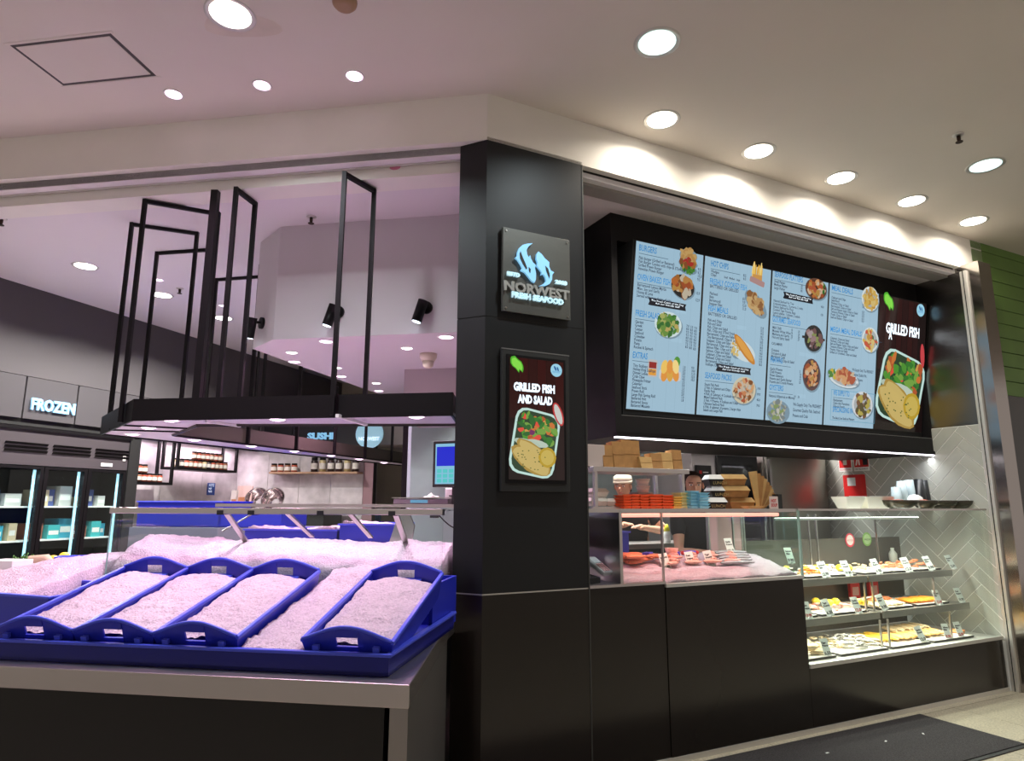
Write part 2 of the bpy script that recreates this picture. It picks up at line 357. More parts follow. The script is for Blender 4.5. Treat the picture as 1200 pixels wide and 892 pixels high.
for k in range(-40, 40):
    for m_ in range(-12, 12):
        # horizontal tile at (k + 4m.., k), vertical partner
        for kind in (0, 1):
            ox = (k + 8 * m_) * TWd; oy = k * TWd
            if kind == 0: x0, x1, y0, y1 = ox, ox + TLn, oy, oy + TWd
            else: x0, x1, y0, y1 = ox + TLn, ox + TLn + TWd, oy + TWd - TLn, oy + TWd
            q = [(x0 + gg / 2, y0 + gg / 2), (x1 - gg / 2, y0 + gg / 2), (x1 - gg / 2, y1 - gg / 2), (x0 + gg / 2, y1 - gg / 2)]
            q = [((x - y) * c45 + .47, (x + y) * c45 + .6) for x, y in q]
            full = all(.0 < x < 2.7 and .38 < z < 2.13 for x, z in q)
            if not full:
                for a_ in ((-1, 0, -.002), (1, 0, 2.7), (0, -1, -.38), (0, 1, 2.13)):
                    if q: q = clip(q, *a_)
            if len(q) > 2:
                ar = abs(sum(q[i][0] * q[(i + 1) % len(q)][1] - q[(i + 1) % len(q)][0] * q[i][1] for i in range(len(q)))) / 2
                if ar > 3e-4: tiles.append((full, kind, q))
for full, kind, q in tiles:
    o0 = q[0]; loc = [(x - o0[0], z - o0[1]) for x, z in q]
    if full and kind in shared: me = shared[kind]
    else:
        me = MB().prism(loc, .0, .006, tile_m, 'y').mesh('tile')
        if full: shared[kind] = me
    # prism in y faces -y; the room is on +y of this wall, so the tile spans -0.012..0 after the shift
    o = bpy.data.objects.new('tile', me); COL.objects.link(o); o.parent = wr; o.location = (o0[0], 0, o0[1])
b = MB(); b.box(-.055, .0, -.06, .0, 0, IZ, alu_m); b.box(-.03, -.025, -.01, .006, 0, IZ, satin_m); struct('trim_6', b, W, bevel=.003)
# kitchen back wall
kb = MB(); kb.box(R.uz(481, 550, 2.9)[0], 4.63, 2.9, 3.0, 0, IZ, mat('pale_teal_tile', (.44, .56, .56), .3, var=.1, vscale=3)); struct('wall_kitchen', kb, R)
# steel jamb pillar and green boarded wall to the right
t = thing('steel_pillar', 'polished stainless steel pillar at the right end of the shop front', 'pillar', R, 4.655, -.15, 0)
part('front_sheet', MB().box(0, .185, 0, .004, 0, 3.56, mirror_m), t); part('side_sheet', MB().box(0, .004, .004, .15, 0, 3.56, mirror_m), t)
part('core', MB().box(.004, .185, .004, .28, 0, 3.56, mirror_m), t)
gw = struct('wall_green', MB().box(4.84, 9, .03, .1, 0, CZ, rubber_m), R)
zz = 2.42; k = 0
while zz < CZ:
    part('board', MB().box(4.86, 9, .0, .03, zz + .004, min(CZ, zz + .133), green_m), gw, bevel=.003); zz += .135
part('dark_panel', MB().box(4.95, 9, -.005, .03, 0, 2.42, mat('brown_black_panel', (.02, .016, .013), .25)), gw, 'black lower panel')
# floor mat
t = thing('floor_mat', 'large charcoal entrance mat on the floor in front of the counter', 'mat', R, 0, 0, 0)
part('pile', MB().box(-.6, 3.345, -.72, -.075, .001, .010, mat_m), t); part('border', MB().box(-.62, 3.365, -.75, -.055, .0, .006, rubber_m), t)
for i, (u, v) in enumerate(((2.1, -.3), (2.6, -.33), (2.95, -.35))):
    single('paper_scrap', MB().box(0, .022, 0, .010, 0, .003, white_m), 'tiny white paper scrap on the charcoal mat', 'litter', R, u, v, .011, rot=.4 * i, group='white scraps on the mat')

# ------------------------------------------------------------------ mall ceiling fittings
for i, (px, py) in enumerate(((775, 141), (887, 178), (985, 208), (1068, 235), (1142, 259))):
    p = R.w(1.10 + .842 * i, -.25, CZ)
    downlight(0, 0, CZ, .092, lamp_w, P_ROW, WARM, ['bright warm downlight nearest the column in the row above the menu', 'second bright downlight from the column in the row above the menu', 'middle bright downlight of the row of five above the menu', 'fourth bright downlight from the column in the row above the menu', 'bright downlight of the row nearest the green boards'][i], 'row of warm downlights', spread=158, loc=p)
for (px, py), lm, lab in (((270, 17), lamp_w, 'large white downlight at the top left with stained ceiling around it'), ((770, 50), lamp_c, 'large cool downlight above the column side of the ceiling'), ((1155, 194), lamp_c, 'large cool downlight near the sprinkler at the right')):
    downlight(px, py, CZ, .098, lm, P_BIG * (1 if lm is lamp_w else .5), COOL, lab)
for i, (px, py) in enumerate(((204, 111), (310, 100), (415, 88))):
    p = L.w((-1.856, -1.288, -.72)[i], -.275, CZ)
    downlight(0, 0, CZ, .045, lamp_p, P_PINK, PINK, ('leftmost of three small pink spotlights in the ceiling', 'middle of three small pink spotlights in the ceiling', 'small pink spotlight nearest the column in the ceiling')[i], 'pink ceiling spotlights', spread=75, loc=p)
t = thing('access_hatch', 'square flush access hatch in the white ceiling at the left', 'hatch', L, -2.44, -.80, CZ)
part('hatch_panel', MB().box(.02, .58, .015, .33, -.004, .01, ceil_m), t); part('hatch_frame', MB().box(.0, .6, 0, .35, -.0015, .01, mat('hatch_shadow_gap', (.10, .09, .09), .8)), t)
part('frame_lip', MB().box(-.02, .62, -.02, -.004, -.003, .01, ceil_m).box(-.02, .62, .354, .37, -.003, .01, ceil_m), t)
p = onz(276, 24, CZ); b = MB(); b.prism([((.15 + .05 * math.sin(3 * a) + .04 * (a < 1.2)) * math.cos(a), (.15 + .03 * math.cos(2 * a)) * math.sin(a)) for a in [i * PI / 14 for i in range(28)]], -.0006, .0, mat('water_stained_paint', (.76, .68, .59), .9, var=.10, vscale=6))
o = part('water_stain', b, COL.objects['ceiling'], 'brownish damp stain'); o.location = p
p = onz(404, 1, CZ); t = thing('smoke_detector', 'brownish round smoke detector at the top edge of the ceiling', 'detector', G, p.x, p.y, CZ)
part('base', MB().lathe([(.06, 0), (.058, -.02), (.045, -.035), (.03, -.04)], mat('aged_plastic', (.42, .26, .16), .5)), t)
def sprinkler(px, py, z, lab, m):
    p = onz(px, py, z); t = thing('sprinkler_head', lab, 'sprinkler', G, p.x, p.y, z)
    part('rose', MB().lathe([(.035, 0), (.034, -.004), (.02, -.008)], alu_m, 16), t)
    part('nozzle', MB().lathe([(.012, -.006), (.012, -.03), (.008, -.05)], m, 10).lathe([(.022, -.05), (.022, -.054)], m, 12), t)
br = mat('dark_bronze', (.05, .03, .02), .4, .7)
sprinkler(1123, 158, CZ, 'dark bronze sprinkler head in the ceiling at the right', br)
sprinkler(365, 254, IZ, 'small sprinkler head on the inner ceiling beside the white bulkhead box', br)
sprinkler(211, 338, IZ, 'small sprinkler head on the inner ceiling behind the black frames', br)
sprinkler(2, 256, IZ, 'small sprinkler head on the inner ceiling at the far left edge', br)

# ------------------------------------------------------------------ inner ceiling fittings
for i, (px, py) in enumerate(((100, 312), (190, 346), (262, 373))):
    downlight(px, py, IZ, .085, lamp_w, P_IN, (1, .95, .90), ('white inner downlight farthest left above the freezers', 'white inner downlight seen through the black frames', 'white inner downlight above the far freezer end')[i], 'inner white downlights')
for i, (px, py) in enumerate(((186, 328), (261, 358))):
    downlight(px, py, IZ, .035, lamp_p, 8, PINK, ('small pink spot between the first black frames', 'small pink spot behind the tall black pole')[i], 'inner pink spots', spread=90)
# white bulkhead box hanging from the inner ceiling
XZ = 2.625
bp = [Vector((-1.745, 4.717)), Vector((-2.01, 5.02)), Vector((-1.40, 7.35)), Vector((-.0, 7.1)), Vector((.35, 4.36))]
b = MB(); b.prism([tuple(p) for p in bp], XZ, IZ + .02, mat('box_paint', (.66, .62, .65), .6)); struct('trim_7', b)
for i, (px, py, r, k) in enumerate(((342, 413, .04, 0), (382, 400, .045, 1), (345, 424, .045, 1), (477, 408, .04, 0), (523, 395, .05, 1), (441, 449, .04, 0), (400, 441, .045, 1), (444, 458, .045, 1), (395, 431, .035, 0))):
    downlight(px, py, XZ, r, lamp_p if k else lamp_w, P_BOX if i in (1, 4, 3, 6) else 0, PINK if k else (1, .95, .95), ('white downlight under the bulkhead box, nearest its left corner', 'pink downlight near the front edge of the bulkhead box', 'pink downlight second from the left corner of the bulkhead box', 'white downlight under the box left of the camera dome', 'pink downlight under the box by the column', 'white downlight deep under the bulkhead box', 'pink downlight behind the left black pole under the box', 'farthest pink downlight under the bulkhead box', 'tiny white light behind the tall pole under the box')[i])
p = onz(502, 415, XZ); t = thing('camera_dome', 'cream dome security camera under the white bulkhead box', 'camera', G, p.x, p.y, XZ)
cm_ = mat('cream_plastic', (.70, .62, .50), .4)
part('housing', MB().lathe([(.07, 0), (.068, -.03), (.05, -.06)], cm_), t); part('dome', MB().lathe([(.048, -.06), (.04, -.10), (.02, -.115)], cm_), t)
def spot(px, py, base, face, lab, dirx):
    t = thing('spotlight', lab, 'light', G, base.x, base.y, base.z, rot=face, group='black spotlights on the bulkhead box')
    part('wall_plate', MB().prism([(.045 * math.cos(i / 16 * 2 * PI), .045 * math.sin(i / 16 * 2 * PI)) for i in range(16)], 0, .02, satin_m, 'y'), t)
    part('arm', MB().bar((0, -.02, 0), (0, -.08, -.0), .018, satin_m), t)
    a = Vector((0, -.08, .03)); d = Vector((dirx, -.02, -.98)).normalized()
    bd = part('lamp_body', MB().tube([a, a + d * .155], .036, satin_m, 16), t)
    e = a + d * .157; part('lens', MB().tube([e, e + d * .004], .029, mat('spot_lens', (.75, .88, 1), .5, emit=5), 16), bd)
    return t
def onbox(px, py, i):
    a, c = bp[i], bp[i + 1] if i >= 0 else bp[0]; r = ray(px, py); n = Vector((-(c - a).y, (c - a).x)); t = a.dot(n) / (r.x * n.x + r.y * n.y); return Vector((r.x * t, r.y * t, H + r.z * t))
def onfront(px, py):
    a, c = bp[0], bp[4]; r = ray(px, py); n = Vector((-(c - a).y, (c - a).x)); t = a.dot(n) / (r.x * n.x + r.y * n.y); return Vector((r.x * t, r.y * t, H + r.z * t))
fa = math.atan2((bp[4] - bp[0]).y, (bp[4] - bp[0]).x)
spot(308, 378, onbox(308, 379, 0), math.atan2((bp[0] - bp[1]).y, (bp[0] - bp[1]).x), 'black cylinder spotlight on the slanted left side of the white bulkhead box', -.25)
spot(397, 366, onfront(397, 366), fa, 'black cylinder spotlight on the bulkhead box behind the black pole', -.3)
spot(500, 361, onfront(500, 361), fa, 'black cylinder spotlight on the bulkhead box nearest the column', -.3)
# smaller white box low behind
u0 = onz(474, 433, XZ)
b = MB(); b.box(0, 2.2, 0, .5, 2.16, XZ, mat('small_box_paint', (.50, .44, .45), .6)); struct('trim_8', b, Frame(u0.x, u0.y, L.th))

# ------------------------------------------------------------------ black canopy with rose soffit
ZB = 1.928; ZT = 2.06
def P2(px, py): p = onz(px, py, ZB); return (p.x, p.y)
O = [P2(151, 493), P2(117, 510), P2(525, 552), P2(720, 520), P2(700, 483)]
O[3] = P2(575, 552); O[4] = tuple(L.w(-.185, .04))[:2]; O[0] = tuple(L.w(-2.139, .02))[:2]
I_ = [P2(232, 499.5), P2(203, 511), P2(512, 548), None, None]
I_[3] = P2(560, 546); I_[4] = P2(552, 499)
cp = thing('display_canopy', 'black hanging canopy frame with pale soffit above the ice display', 'canopy')
lb = ('fascia_board',)
for i in range(5):
    j = (i + 1) % 5
    m = MB()
    a, c = Vector(O[i]), Vector(O[j]); d = (c - a).normalized(); n = Vector((-d.y, d.x)) * .012
    cen = Vector((-1.0, 5.5));
    if (cen - a).dot(n) < 0: n = -n
    m.prism([tuple(a), tuple(c), tuple(c + n), tuple(a + n)], ZB, ZT if i in (0, 1, 4, 3, 2) else ZT, satin_m if i in (4, 2, 3, 0) else satin_m); part('fascia_board', m, cp)
    a2, c2 = Vector(I_[i]), Vector(I_[j]); d = (c2 - a2).normalized(); n2 = Vector((-d.y, d.x)) * .012
    if (cen - a2).dot(n2) > 0: n2 = -n2
    part('inner_board', MB().prism([tuple(a2), tuple(c2), tuple(c2 + n2), tuple(a2 + n2)], ZB + .002, ZT, tan_m), cp)
    part('soffit_panel', MB().prism([tuple(a + n), tuple(c + n), tuple(c2 + n2), tuple(a2 + n2)], ZB + .012, ZB + .02, soffit_m), cp)
    m2 = MB()
    for p, q in ((a2, c2),): m2.bar((*p, ZB + .005), (*q, ZB + .005), .015, satin_m)
    part('edge_strip', m2, cp)
for (p1, p2) in (((151, 494.5), (232, 499)), ((241, 494), (281, 500.5)), ((395, 488.5), (429, 498.5))):
    pass
for f in (.33, .66):
    a = Vector(O[0]).lerp(Vector(O[1]), f); c = Vector(I_[0]).lerp(Vector(I_[1]), f); part('divider_strip', MB().bar((*a, ZB + .009), (*c, ZB + .009), .014, satin_m), cp)
for pa, pb in (((241, 494.5), (281, 500)), ((395, 488.5), (429, 498.5))):
    a = P2(*pa); c = P2(*pb); part('divider_strip', MB().bar((*a, ZB + .006), (*c, ZB + .006), .02, white_m), cp, 'white divider strip')
for i, (px, py) in enumerate(((200, 494.5), (174, 503), (155, 510.5), (325, 493.5), (488, 490.5), (228, 517), (295, 524), (345, 530), (388, 535), (421, 539), (450, 543))):
    p = onz(px, py, ZB)
    t = thing('downlight', ('canopy spotlight nearest the front left corner', 'middle spotlight of three on the slanted canopy end', 'spotlight at the far left tip of the canopy', 'front canopy spotlight midway along the ice display', 'front canopy spotlight next to the column', 'first spotlight on the rear canopy arm from the left', 'second spotlight on the rear canopy arm from the left', 'third spotlight on the rear canopy arm from the left', 'fourth spotlight on the rear canopy arm from the left', 'fifth spotlight on the rear canopy arm from the left', 'last spotlight on the rear canopy arm, farthest right')[i], 'light', G, p.x, p.y, ZB + .012, group='canopy spotlights')
    part('rim', MB().lathe([(.045, -.001), (.055, -.006), (.058, 0)], white_m, 20, cap=False), t)
    part('lens', MB().lathe([(.044, -.004), (.02, -.012), (.001, -.013)], lamp_p, 20, cap=False), t)
    area(t, (0, 0, -.03), .08, P_CAN, PINK if i != 5 else SOFTPINK, 150)
# black rod frames rising from the canopy to the ceiling
def zat(bx, by, px, py):
    r = ray(px, py); t = (bx * r.x + by * r.y) / (r.x ** 2 + r.y ** 2); return min(IZ - .004, H + r.z * t)
def at_z(px, py, z): p = onz(px, py, z); return p
def rodframe(pts, lab, base=None, thick=.024, zt=IZ, zb=ZT - .12):
    """pts: image points of the top corners; the frame top sits on the ceiling"""
    t = thing('rod_frame', lab, 'frame', group='black rod frames above the canopy')
    tops = [at_z(px, py, zt - .014) for px, py in pts]
    for q in tops: part('post', MB().box(q.x - thick / 2, q.x + thick / 2, q.y - thick / 2, q.y + thick / 2, zb, zt, satin_m), t)
    for q, s in zip(tops, tops[1:]): part('top_bar', MB().bar(q, s, thick, satin_m), t)
rodframe(((154.5, 263), (231, 274)), 'leftmost black rod frame rising from the slanted canopy end')
rodframe(((170, 236), (256, 251)), 'tallest left black rod frame, its bar sloping to the right', zt=3.42)
rodframe(((184, 297), (245, 293)), 'low inner black rod frame behind the two left ones')
rodframe(((277, 222), (299, 239)), 'black rod frame with a short slanted top right of the thick pole', thick=.026, zt=3.42)
rodframe(((254, 328), (318, 323.5)), 'small far black rod frame left of the bulkhead box', zb=2.3)
rodframe(((404, 204), (438.5, 224)), 'black rod frame with slanted top in front of the bulkhead box', thick=.026, zt=3.42)
for px, py in ((297, 416), (303, 418), (351, 434)):
    p = onz(px, py, IZ - .3); single('hanging_rod', MB().box(-.012, .012, -.012, .012, 2.4, XZ if px > 310 else IZ, satin_m), {297: 'thin black rod under the left corner of the bulkhead box', 303: 'thin black rod just right of the corner of the bulkhead box', 351: 'lone thin black rod under the bulkhead box edge'}[px], 'rod', G, p.x, p.y, 0)
p = onz(253, 224, 3.42); single('pole', MB().box(-.022, .022, -.022, .022, ZT - .12, 3.42, satin_m), 'thick black pole rising from the canopy to the ceiling', 'pole', G, p.x, p.y, 0)
for i, px in enumerate((291, 347.5, 392, 428, 459)):
    py = 520 + (px - 291) * .14
    # straps on the rear arm's inner board
    a, c = Vector(I_[1]), Vector(I_[2]); r = ray(px, py); n = Vector((-(c - a).y, (c - a).x)); tt = a.dot(n) / (r.x * n.x + r.y * n.y); q = Vector((r.x * tt, r.y * tt))
    single('hanging_rod', MB().box(-.014, .014, -.014, .014, ZB, IZ - .87 if q.x > -1.9 and px > 300 else IZ, satin_m), ('first', 'second', 'third', 'fourth', 'fifth')[i] + ' black rod from the left along the rear canopy arm', 'rod', G, q.x, q.y - .02, 0, group='rods on the rear canopy arm')
p = onz(476, 500, 2.2); single('pole', MB().box(-.025, .025, -.025, .025, .9, XZ, satin_m), 'black post standing right of the cream door behind the counter', 'pole', G, p.x * 1.0, p.y, 0)

# ------------------------------------------------------------------ steel counter with ice display (L frame)
ct = thing('display_counter', 'stainless steel topped counter with dark front under the blue trays', 'counter', L, 0, 0, 0)
top = [(-3.6, -1.24), (.009, -1.24), (-.150, -.10), (-.19, .8), (-2.11, .8), (-2.11, -.37), (-3.6, -.37)]
part('counter_top', MB().prism(top, .785, .86, steelh_m), ct, bevel=.004)
ins = [(-3.6, -1.21), (-.085, -1.21), (-.22, -.08), (-.22, .75), (-2.13, .75), (-2.13, -.39), (-3.6, -.39)]
part('base_panel', MB().prism(ins, .0, .785, black_m), ct)
part('end_flange', MB().prism([(-.058, -1.236), (.005, -1.236), (-.153, -.11), (-.185, -.11)], .0, .785, mat('corner_steel', (.35, .33, .32), .35, .9)), ct)
# blue bin
def binbox(name, lab, x0, x1, y0, y1, z0, z1, F=L, cat='crate', rot=0, tilt=0, t=.012, at=(0, 0, 0), m_=None):
    blue_m = m_ or MATS['blue_crate_plastic']; th = thing(name, lab, cat, F, at[0], at[1], at[2], rot, tilt)
    m = MB(); m.box(x0, x1, y0, y1, z0, z0 + t, blue_m); m.box(x0, x0 + t, y0, y1, z0, z1, blue_m); m.box(x1 - t, x1, y0, y1, z0, z1, blue_m)
    m.box(x0 + t, x1 - t, y0, y0 + t, z0, z1, blue_m); m.box(x0 + t, x1 - t, y1 - t, y1, z0, z1, blue_m); part('basin', m, th)
    m = MB(); e = .012
    for a in ((x0 - e, x1 + e, y0 - e, y0 + t), (x0 - e, x1 + e, y1 - t, y1 + e), (x0 - e, x0 + t, y0 + t, y1 - t), (x1 - t, x1 + e, y0 + t, y1 - t)): m.box(*a, z1, z1 + .012, bluerim_m)
    part('rim', m, th, bevel=.003); return th
binbox('ice_bin', 'long dark blue bin on the steel counter holding the tilted trays', -1.655, -.095, -1.155, -.22, .861, .925, m_=mat('navy_bin_plastic', (.006, .009, .20), .32))
single('crate', MB().box(0, .015, 0, .42, 0, .22, blue_m).box(-.06, .015, .42, .435, 0, .22, blue_m), 'upright blue crate edge beside the rightmost tray next to the column', 'crate', L, -.125, -.55, .875)
def ice(name, lab, F, x0, x1, y0, y1, hf, nx=60, ny=40, zb=None, group=None, rot=0, tilt=0, at=(0, 0, 0), amp=.006):
    m = MB(); v = []; f = []
    for j in range(ny + 1):
        for i in range(nx + 1):
            x = x0 + (x1 - x0) * i / nx; y = y0 + (y1 - y0) * j / ny
            z = hf(x, y) + amp * noise.noise(Vector((x * 45, y * 45, at[0] * 9))) + amp * 1.6 * noise.noise(Vector((x * 14, y * 14, at[0] * 5 + 3)))
            v.append((x, y, z))
    for j in range(ny):
        for i in range(nx): k = j * (nx + 1) + i; f.append((k, k + 1, k + nx + 2, k + nx + 1))
    if zb is not None:
        base = len(v)
        for e, q in (((0, nx + 1, 1)), 0), : pass
        ring = [i for i in range(nx + 1)] + [nx + (nx + 1) * j for j in range(1, ny + 1)] + [ny * (nx + 1) + nx - i for i in range(1, nx + 1)] + [(nx + 1) * (ny - j) for j in range(1, ny)]
        for k in ring: v.append((v[k][0], v[k][1], zb))
        for i in range(len(ring)): j = (i + 1) % len(ring); f.append((ring[i], base + i, base + j, ring[j]))
        f.append(tuple(base + i for i in range(len(ring)))[::-1])
    m.add(v, f, ice_m, None, True)
    return single(name, m, lab, 'ice', F, at[0], at[1], at[2], rot, tilt, group=group, kind='stuff')
# tilted tray: x across, y along, origin at the front lower left corner
def tray(u, lab, tw=.335, tl=.69, th_=.125, tilt=.25, v=-1.115, z=.865, F=L, rot=0):
    t = thing('fish_tray', lab, 'tray', F, u, v, z, rot=rot, tilt=tilt, group='tilted blue trays of crushed ice')
    m = MB(); e = .02
    lo = [(e, e, 0), (tw - e, e, 0), (tw - e, tl - e, 0), (e, tl - e, 0)]
    hi = [(0, 0, th_ - .02), (tw, 0, th_ - .02), (tw, tl, th_ - .02), (0, tl, th_ - .02)]
    m.add(lo + hi, [(0, 1, 2, 3), (1, 5, 6, 2), (3, 7, 4, 0)], blue_m); part('basin', m, t, solid=.006)
    for yy, yl in ((0, e), (tl, tl - e)):
        m = MB(); N = 16; hx0, hx1, hz0, hz1 = tw * .36, tw * .64, th_ * .70, th_ * .98
        def topz(x): return th_ - .012 + .034 * math.sin(PI * x / tw) ** 1.3
        def yv(z): return yl + (yy - yl) * min(1, z / th_)
        def quad(xa, xb, za0, zb0, za1, zb1): m.add([(xa, yv(za0), za0), (xb, yv(zb0), zb0), (xb, yv(zb1), zb1), (xa, yv(za1), za1)], [(0, 1, 2, 3)], blue_m)
        for i in range(N):
            xa, xb = tw * i / N, tw * (i + 1) / N; fx = lambda x, z: e * (1 - z / th_) + x * (tw - 2 * e * (1 - z / th_)) / tw
            if hx0 - .001 <= xa and xb <= hx1 + .001 + tw / N * .5: quad(xa, xb, .0, .0, hz0, hz0); quad(xa, xb, hz1, hz1, topz(xa) + .012, topz(xb) + .012)
            else:
                m.add([(fx(xa, 0), yv(0), 0), (fx(xb, 0), yv(0), 0), (xb, yv(topz(xb)), topz(xb) + .012 * math.sin(PI * xb / tw)), (xa, yv(topz(xa)), topz(xa) + .012 * math.sin(PI * xa / tw))], [(0, 1, 2, 3)], blue_m)
        part('end_panel', m, t, solid=.007)
        yo = -.008 if yy == 0 else .008
        r_ = MB().tube([(tw * i / N, yy, topz(tw * i / N) + .012 * math.sin(PI * i / N)) for i in range(N + 1)], .0065, bluerim_m, 6); part('rim', r_, t)
        if yy: part('ledge', MB().box(tw * .28, tw * .72, tl - .035, tl - .008, hz0 - .012, hz0 - .002, bluerim_m), t)
        else: [part('lug', MB().box(tw * q_, tw * (q_ + .07), -.014, 0, th_ * .62, th_ * .76, bluerim_m), t) for q_ in (.13, .80)]
    for xx in (0, tw): part('rim', MB().box(xx - .008, xx + .008, 0, tl, th_ - .026, th_ - .012, bluerim_m), t, bevel=.003)
    return t
labs = ['leftmost tilted blue tray filled with crushed ice', 'second tilted blue tray of ice from the left', 'third tilted blue tray, left of the loose ice heap', None, 'tilted blue tray of ice nearest the column']
for i, u in enumerate((-1.69, -1.352, -1.014, None, -.425)):
    if u is None: continue
    tray(u, labs[i])
    def hf(x, y, s=i): return .075 + .022 * math.sin(PI * x / .3) + .02 * (y / .66) - (.03 if y > .60 else 0) * (y - .6) / .06 - .02 * max(0, .08 - y) / .08
    ice('crushed_ice', ('crushed ice in the leftmost tilted tray', 'crushed ice in the second tray from the left', 'crushed ice in the third tray from the left', '', 'crushed ice in the tray nearest the column')[i], L, .014, .321, .03, .655, hf, 50, 80, None, 'ice in the tilted trays', tilt=.25, at=(u, -1.115, .868))
ice('crushed_ice', 'loose heap of crushed ice between the third and the rightmost tray', L, -.672, -.435, -1.14, -.30, lambda x, y: .93 + (y + 1.14) * .23 + .05 * math.exp(-((y + .42) / .15) ** 2) * math.exp(-((x + .52) / .12) ** 2), 40, 80, .875, amp=.008)
# glass display case behind the trays
cs = thing('glass_ice_case', 'long glass fronted ice case with steel rails behind the blue trays', 'display case', L, 0, 0, 0)
part('case_base', MB().box(-2.09, -.19, -.125, .95, .861, 1.0, steelh_m), cs)
part('front_glass', MB().box(-2.085, -.185, -.12, -.113, 1.0, 1.395, glass_m), cs)
part('side_glass', MB().box(-2.085, -2.078, -.113, .9, 1.0, 1.40, glass_m), cs)
part('glass_edge', MB().box(-2.0865, -2.0835, -.1225, -.1145, 1.0, 1.395, edge_m), cs)
part('front_rail', MB().box(-2.09, -.185, -.135, -.085, 1.392, 1.424, steel_m), cs, bevel=.003)
part('top_glass', MB().box(-2.08, -.19, -.085, .88, 1.412, 1.420, glass_m), cs)
part('rear_rail', MB().box(-2.09, -.19, .86, .95, 1.425, 1.447, steel_m), cs)
for i, (px, py, qx, qy) in enumerate(((266, 601, 291, 645), (335, 601, 354, 625), (409, 601, 424, 620), (464, 601, 481, 646))):
    u = L.uz(px, py, -.07)[0]
    if i in (0, 3): part('strut', MB().bar((u, -.07, 1.393), (u - .02, .22, 1.20), .03, steel_m, .012), cs)
    else: u = L.uz(px, py, .25)[0]; part('strut', MB().bar((u, .25, 1.40), (u, .62, 1.24), .03, steel_m, .012), cs)
    part('clip', MB().box(u - .018, u + .018, -.139, -.082, 1.388, 1.412, rubber_m), cs)
u = L.uz(300, 601, .3)[0]; part('prop_rod', MB().bar((u, .30, 1.40), (u - .10, .12, 1.29), .008, steel_m), cs)
def bed(x, y):
    a = 1.085 + .155 * min(1, (y + .11) / .30) ** .6 if y < .19 else 1.24 - .05 * min(1, (y - .19) / .5)
    return a + .012 * math.sin(x * 5 + 1) + .03 * math.exp(-((x + 2.02) / .12) ** 2) * (y > .0) + .02 * math.exp(-((x + .45) / .13) ** 2 - ((y - .25) / .15) ** 2)
ice('crushed_ice', 'wide bed of crushed ice sloping up behind the case glass', L, -2.07, -.20, -.105, .86, bed, 150, 60, 1.0, amp=.008)
for i, (x0, x1, lab) in enumerate(((-1.85, -1.18, 'long blue crate heaped with ice at the back of the ice case'), (-1.16, -.78, 'shorter blue crate of ice next to the scale'))):
    z1 = (1.265, 1.305)[i]; th = binbox('crate', lab, 0, x1 - x0, 0, .42, 0, z1 - 1.12, at=(x0, .86, 1.12))
    ice('crushed_ice', ('ice heaped in the long rear crate', 'ice heaped in the short rear crate')[i], L, x0 + .015, x1 - .015, .875, 1.265, lambda x, y, z1=z1: z1 + .012 + .012 * math.sin(x * 9), 40, 20, z1 - .06, amp=.01)
part('case_base', MB().box(-1.9, -.3, .955, 1.6, .0, 1.115, steelh_m), cs)
# steel tub seen through the glass with cable
single('steel_bracket', MB().prism([(0, 0), (.13, -.02), (.15, .10), (.10, .20), (.05, .16)], 0, .02, steel_m, 'y'), 'pale steel bracket plate standing on the ice by the right strut', 'bracket', L, L.uz(457, 640, .35)[0], .35, 1.225)
cb = [L.w(-.32 + .02 * i, .30, 1.385 - .075 * math.sin(PI * i / 12)) for i in range(13)]
single('cable', MB().tube([tuple(p) for p in cb], .004, rubber_m, 6), 'black cable looping under the top rail beside the column', 'cable')
single('plug', MB().box(0, .05, 0, .03, 0, .025, rubber_m), 'black plug hanging under the top rail', 'plug', L, -.37, .28, 1.37, bevel=.004)

# ------------------------------------------------------------------ things left of the glass case
side = thing('side_table', 'low steel table holding ice and produce in front of the freezers', 'table', L, 0, 0, 0)
part('table_top', MB().box(-4.6, -2.12, -.35, 1.9, .80, .86, steelh_m), side); part('table_base', MB().box(-4.5, -2.16, -.3, 1.8, 0, .80, black_m), side)
th = binbox('crate', 'big blue crate at the left edge beside the leftmost tray', -1.3, 0, 0, .5, 0, .16, F=L, rot=.0, tilt=0, at=(-1.76, -.83, .875)); th.rotation_euler.y = .0; th.rotation_euler.z = L.th - .20
def lice(x, y): return .97 + .17 * math.exp(-((x + 2.35) / .42) ** 2) * min(1, max(0, (y + .75) / .6)) 
ice('crushed_ice', 'sloping mound of crushed ice left of the glass case', L, -3.6, -2.10, -.72, .35, lambda x, y: .98 + .15 * math.exp(-((x + 2.3) / .55) ** 2) * min(1, max(0, (y + .8) / .7)) + .02 * min(1, (y + .72)), 80, 60, .861, amp=.008)
def wpt(px, py, z): return onz(px, py, z)
p = onz(5, 674, 1.08); single('carton', MB().box(-.2, .0, 0, .15, 0, .10, white_m), 'small white carton at the far left behind the ice mound', 'carton', L, *L.uv(12, 678, 1.0), 1.002, bevel=.004)
q = L.uv(60, 671, 1.0); t = thing('paper_bundle', 'brown paper wrapped bundle with green tops behind the ice mound', 'bundle', L, q[0], q[1], 1.002)
part('wrapping', MB().tube([(-.22, 0, .045), (-.16, 0, .055), (-.06, .01, .058), (.0, .02, .045)], .07, mat('brown_wrap', (.50, .36, .25), .8, bump=.4, bscale=30), 10, rs=[.030, .05, .056, .012]), t)
m = MB()
for i in range(14): a0 = random.uniform(-.5, .5); m.tube([(-.23, .01 * i - .07, .04), (-.20 + random.uniform(-.02, .06), .01 * i - .07 + a0 * .1, .09 + random.uniform(0, .03))], .005, mat('herb_green', (.08, .25, .04), .6), 5)
part('leaves', m, t)
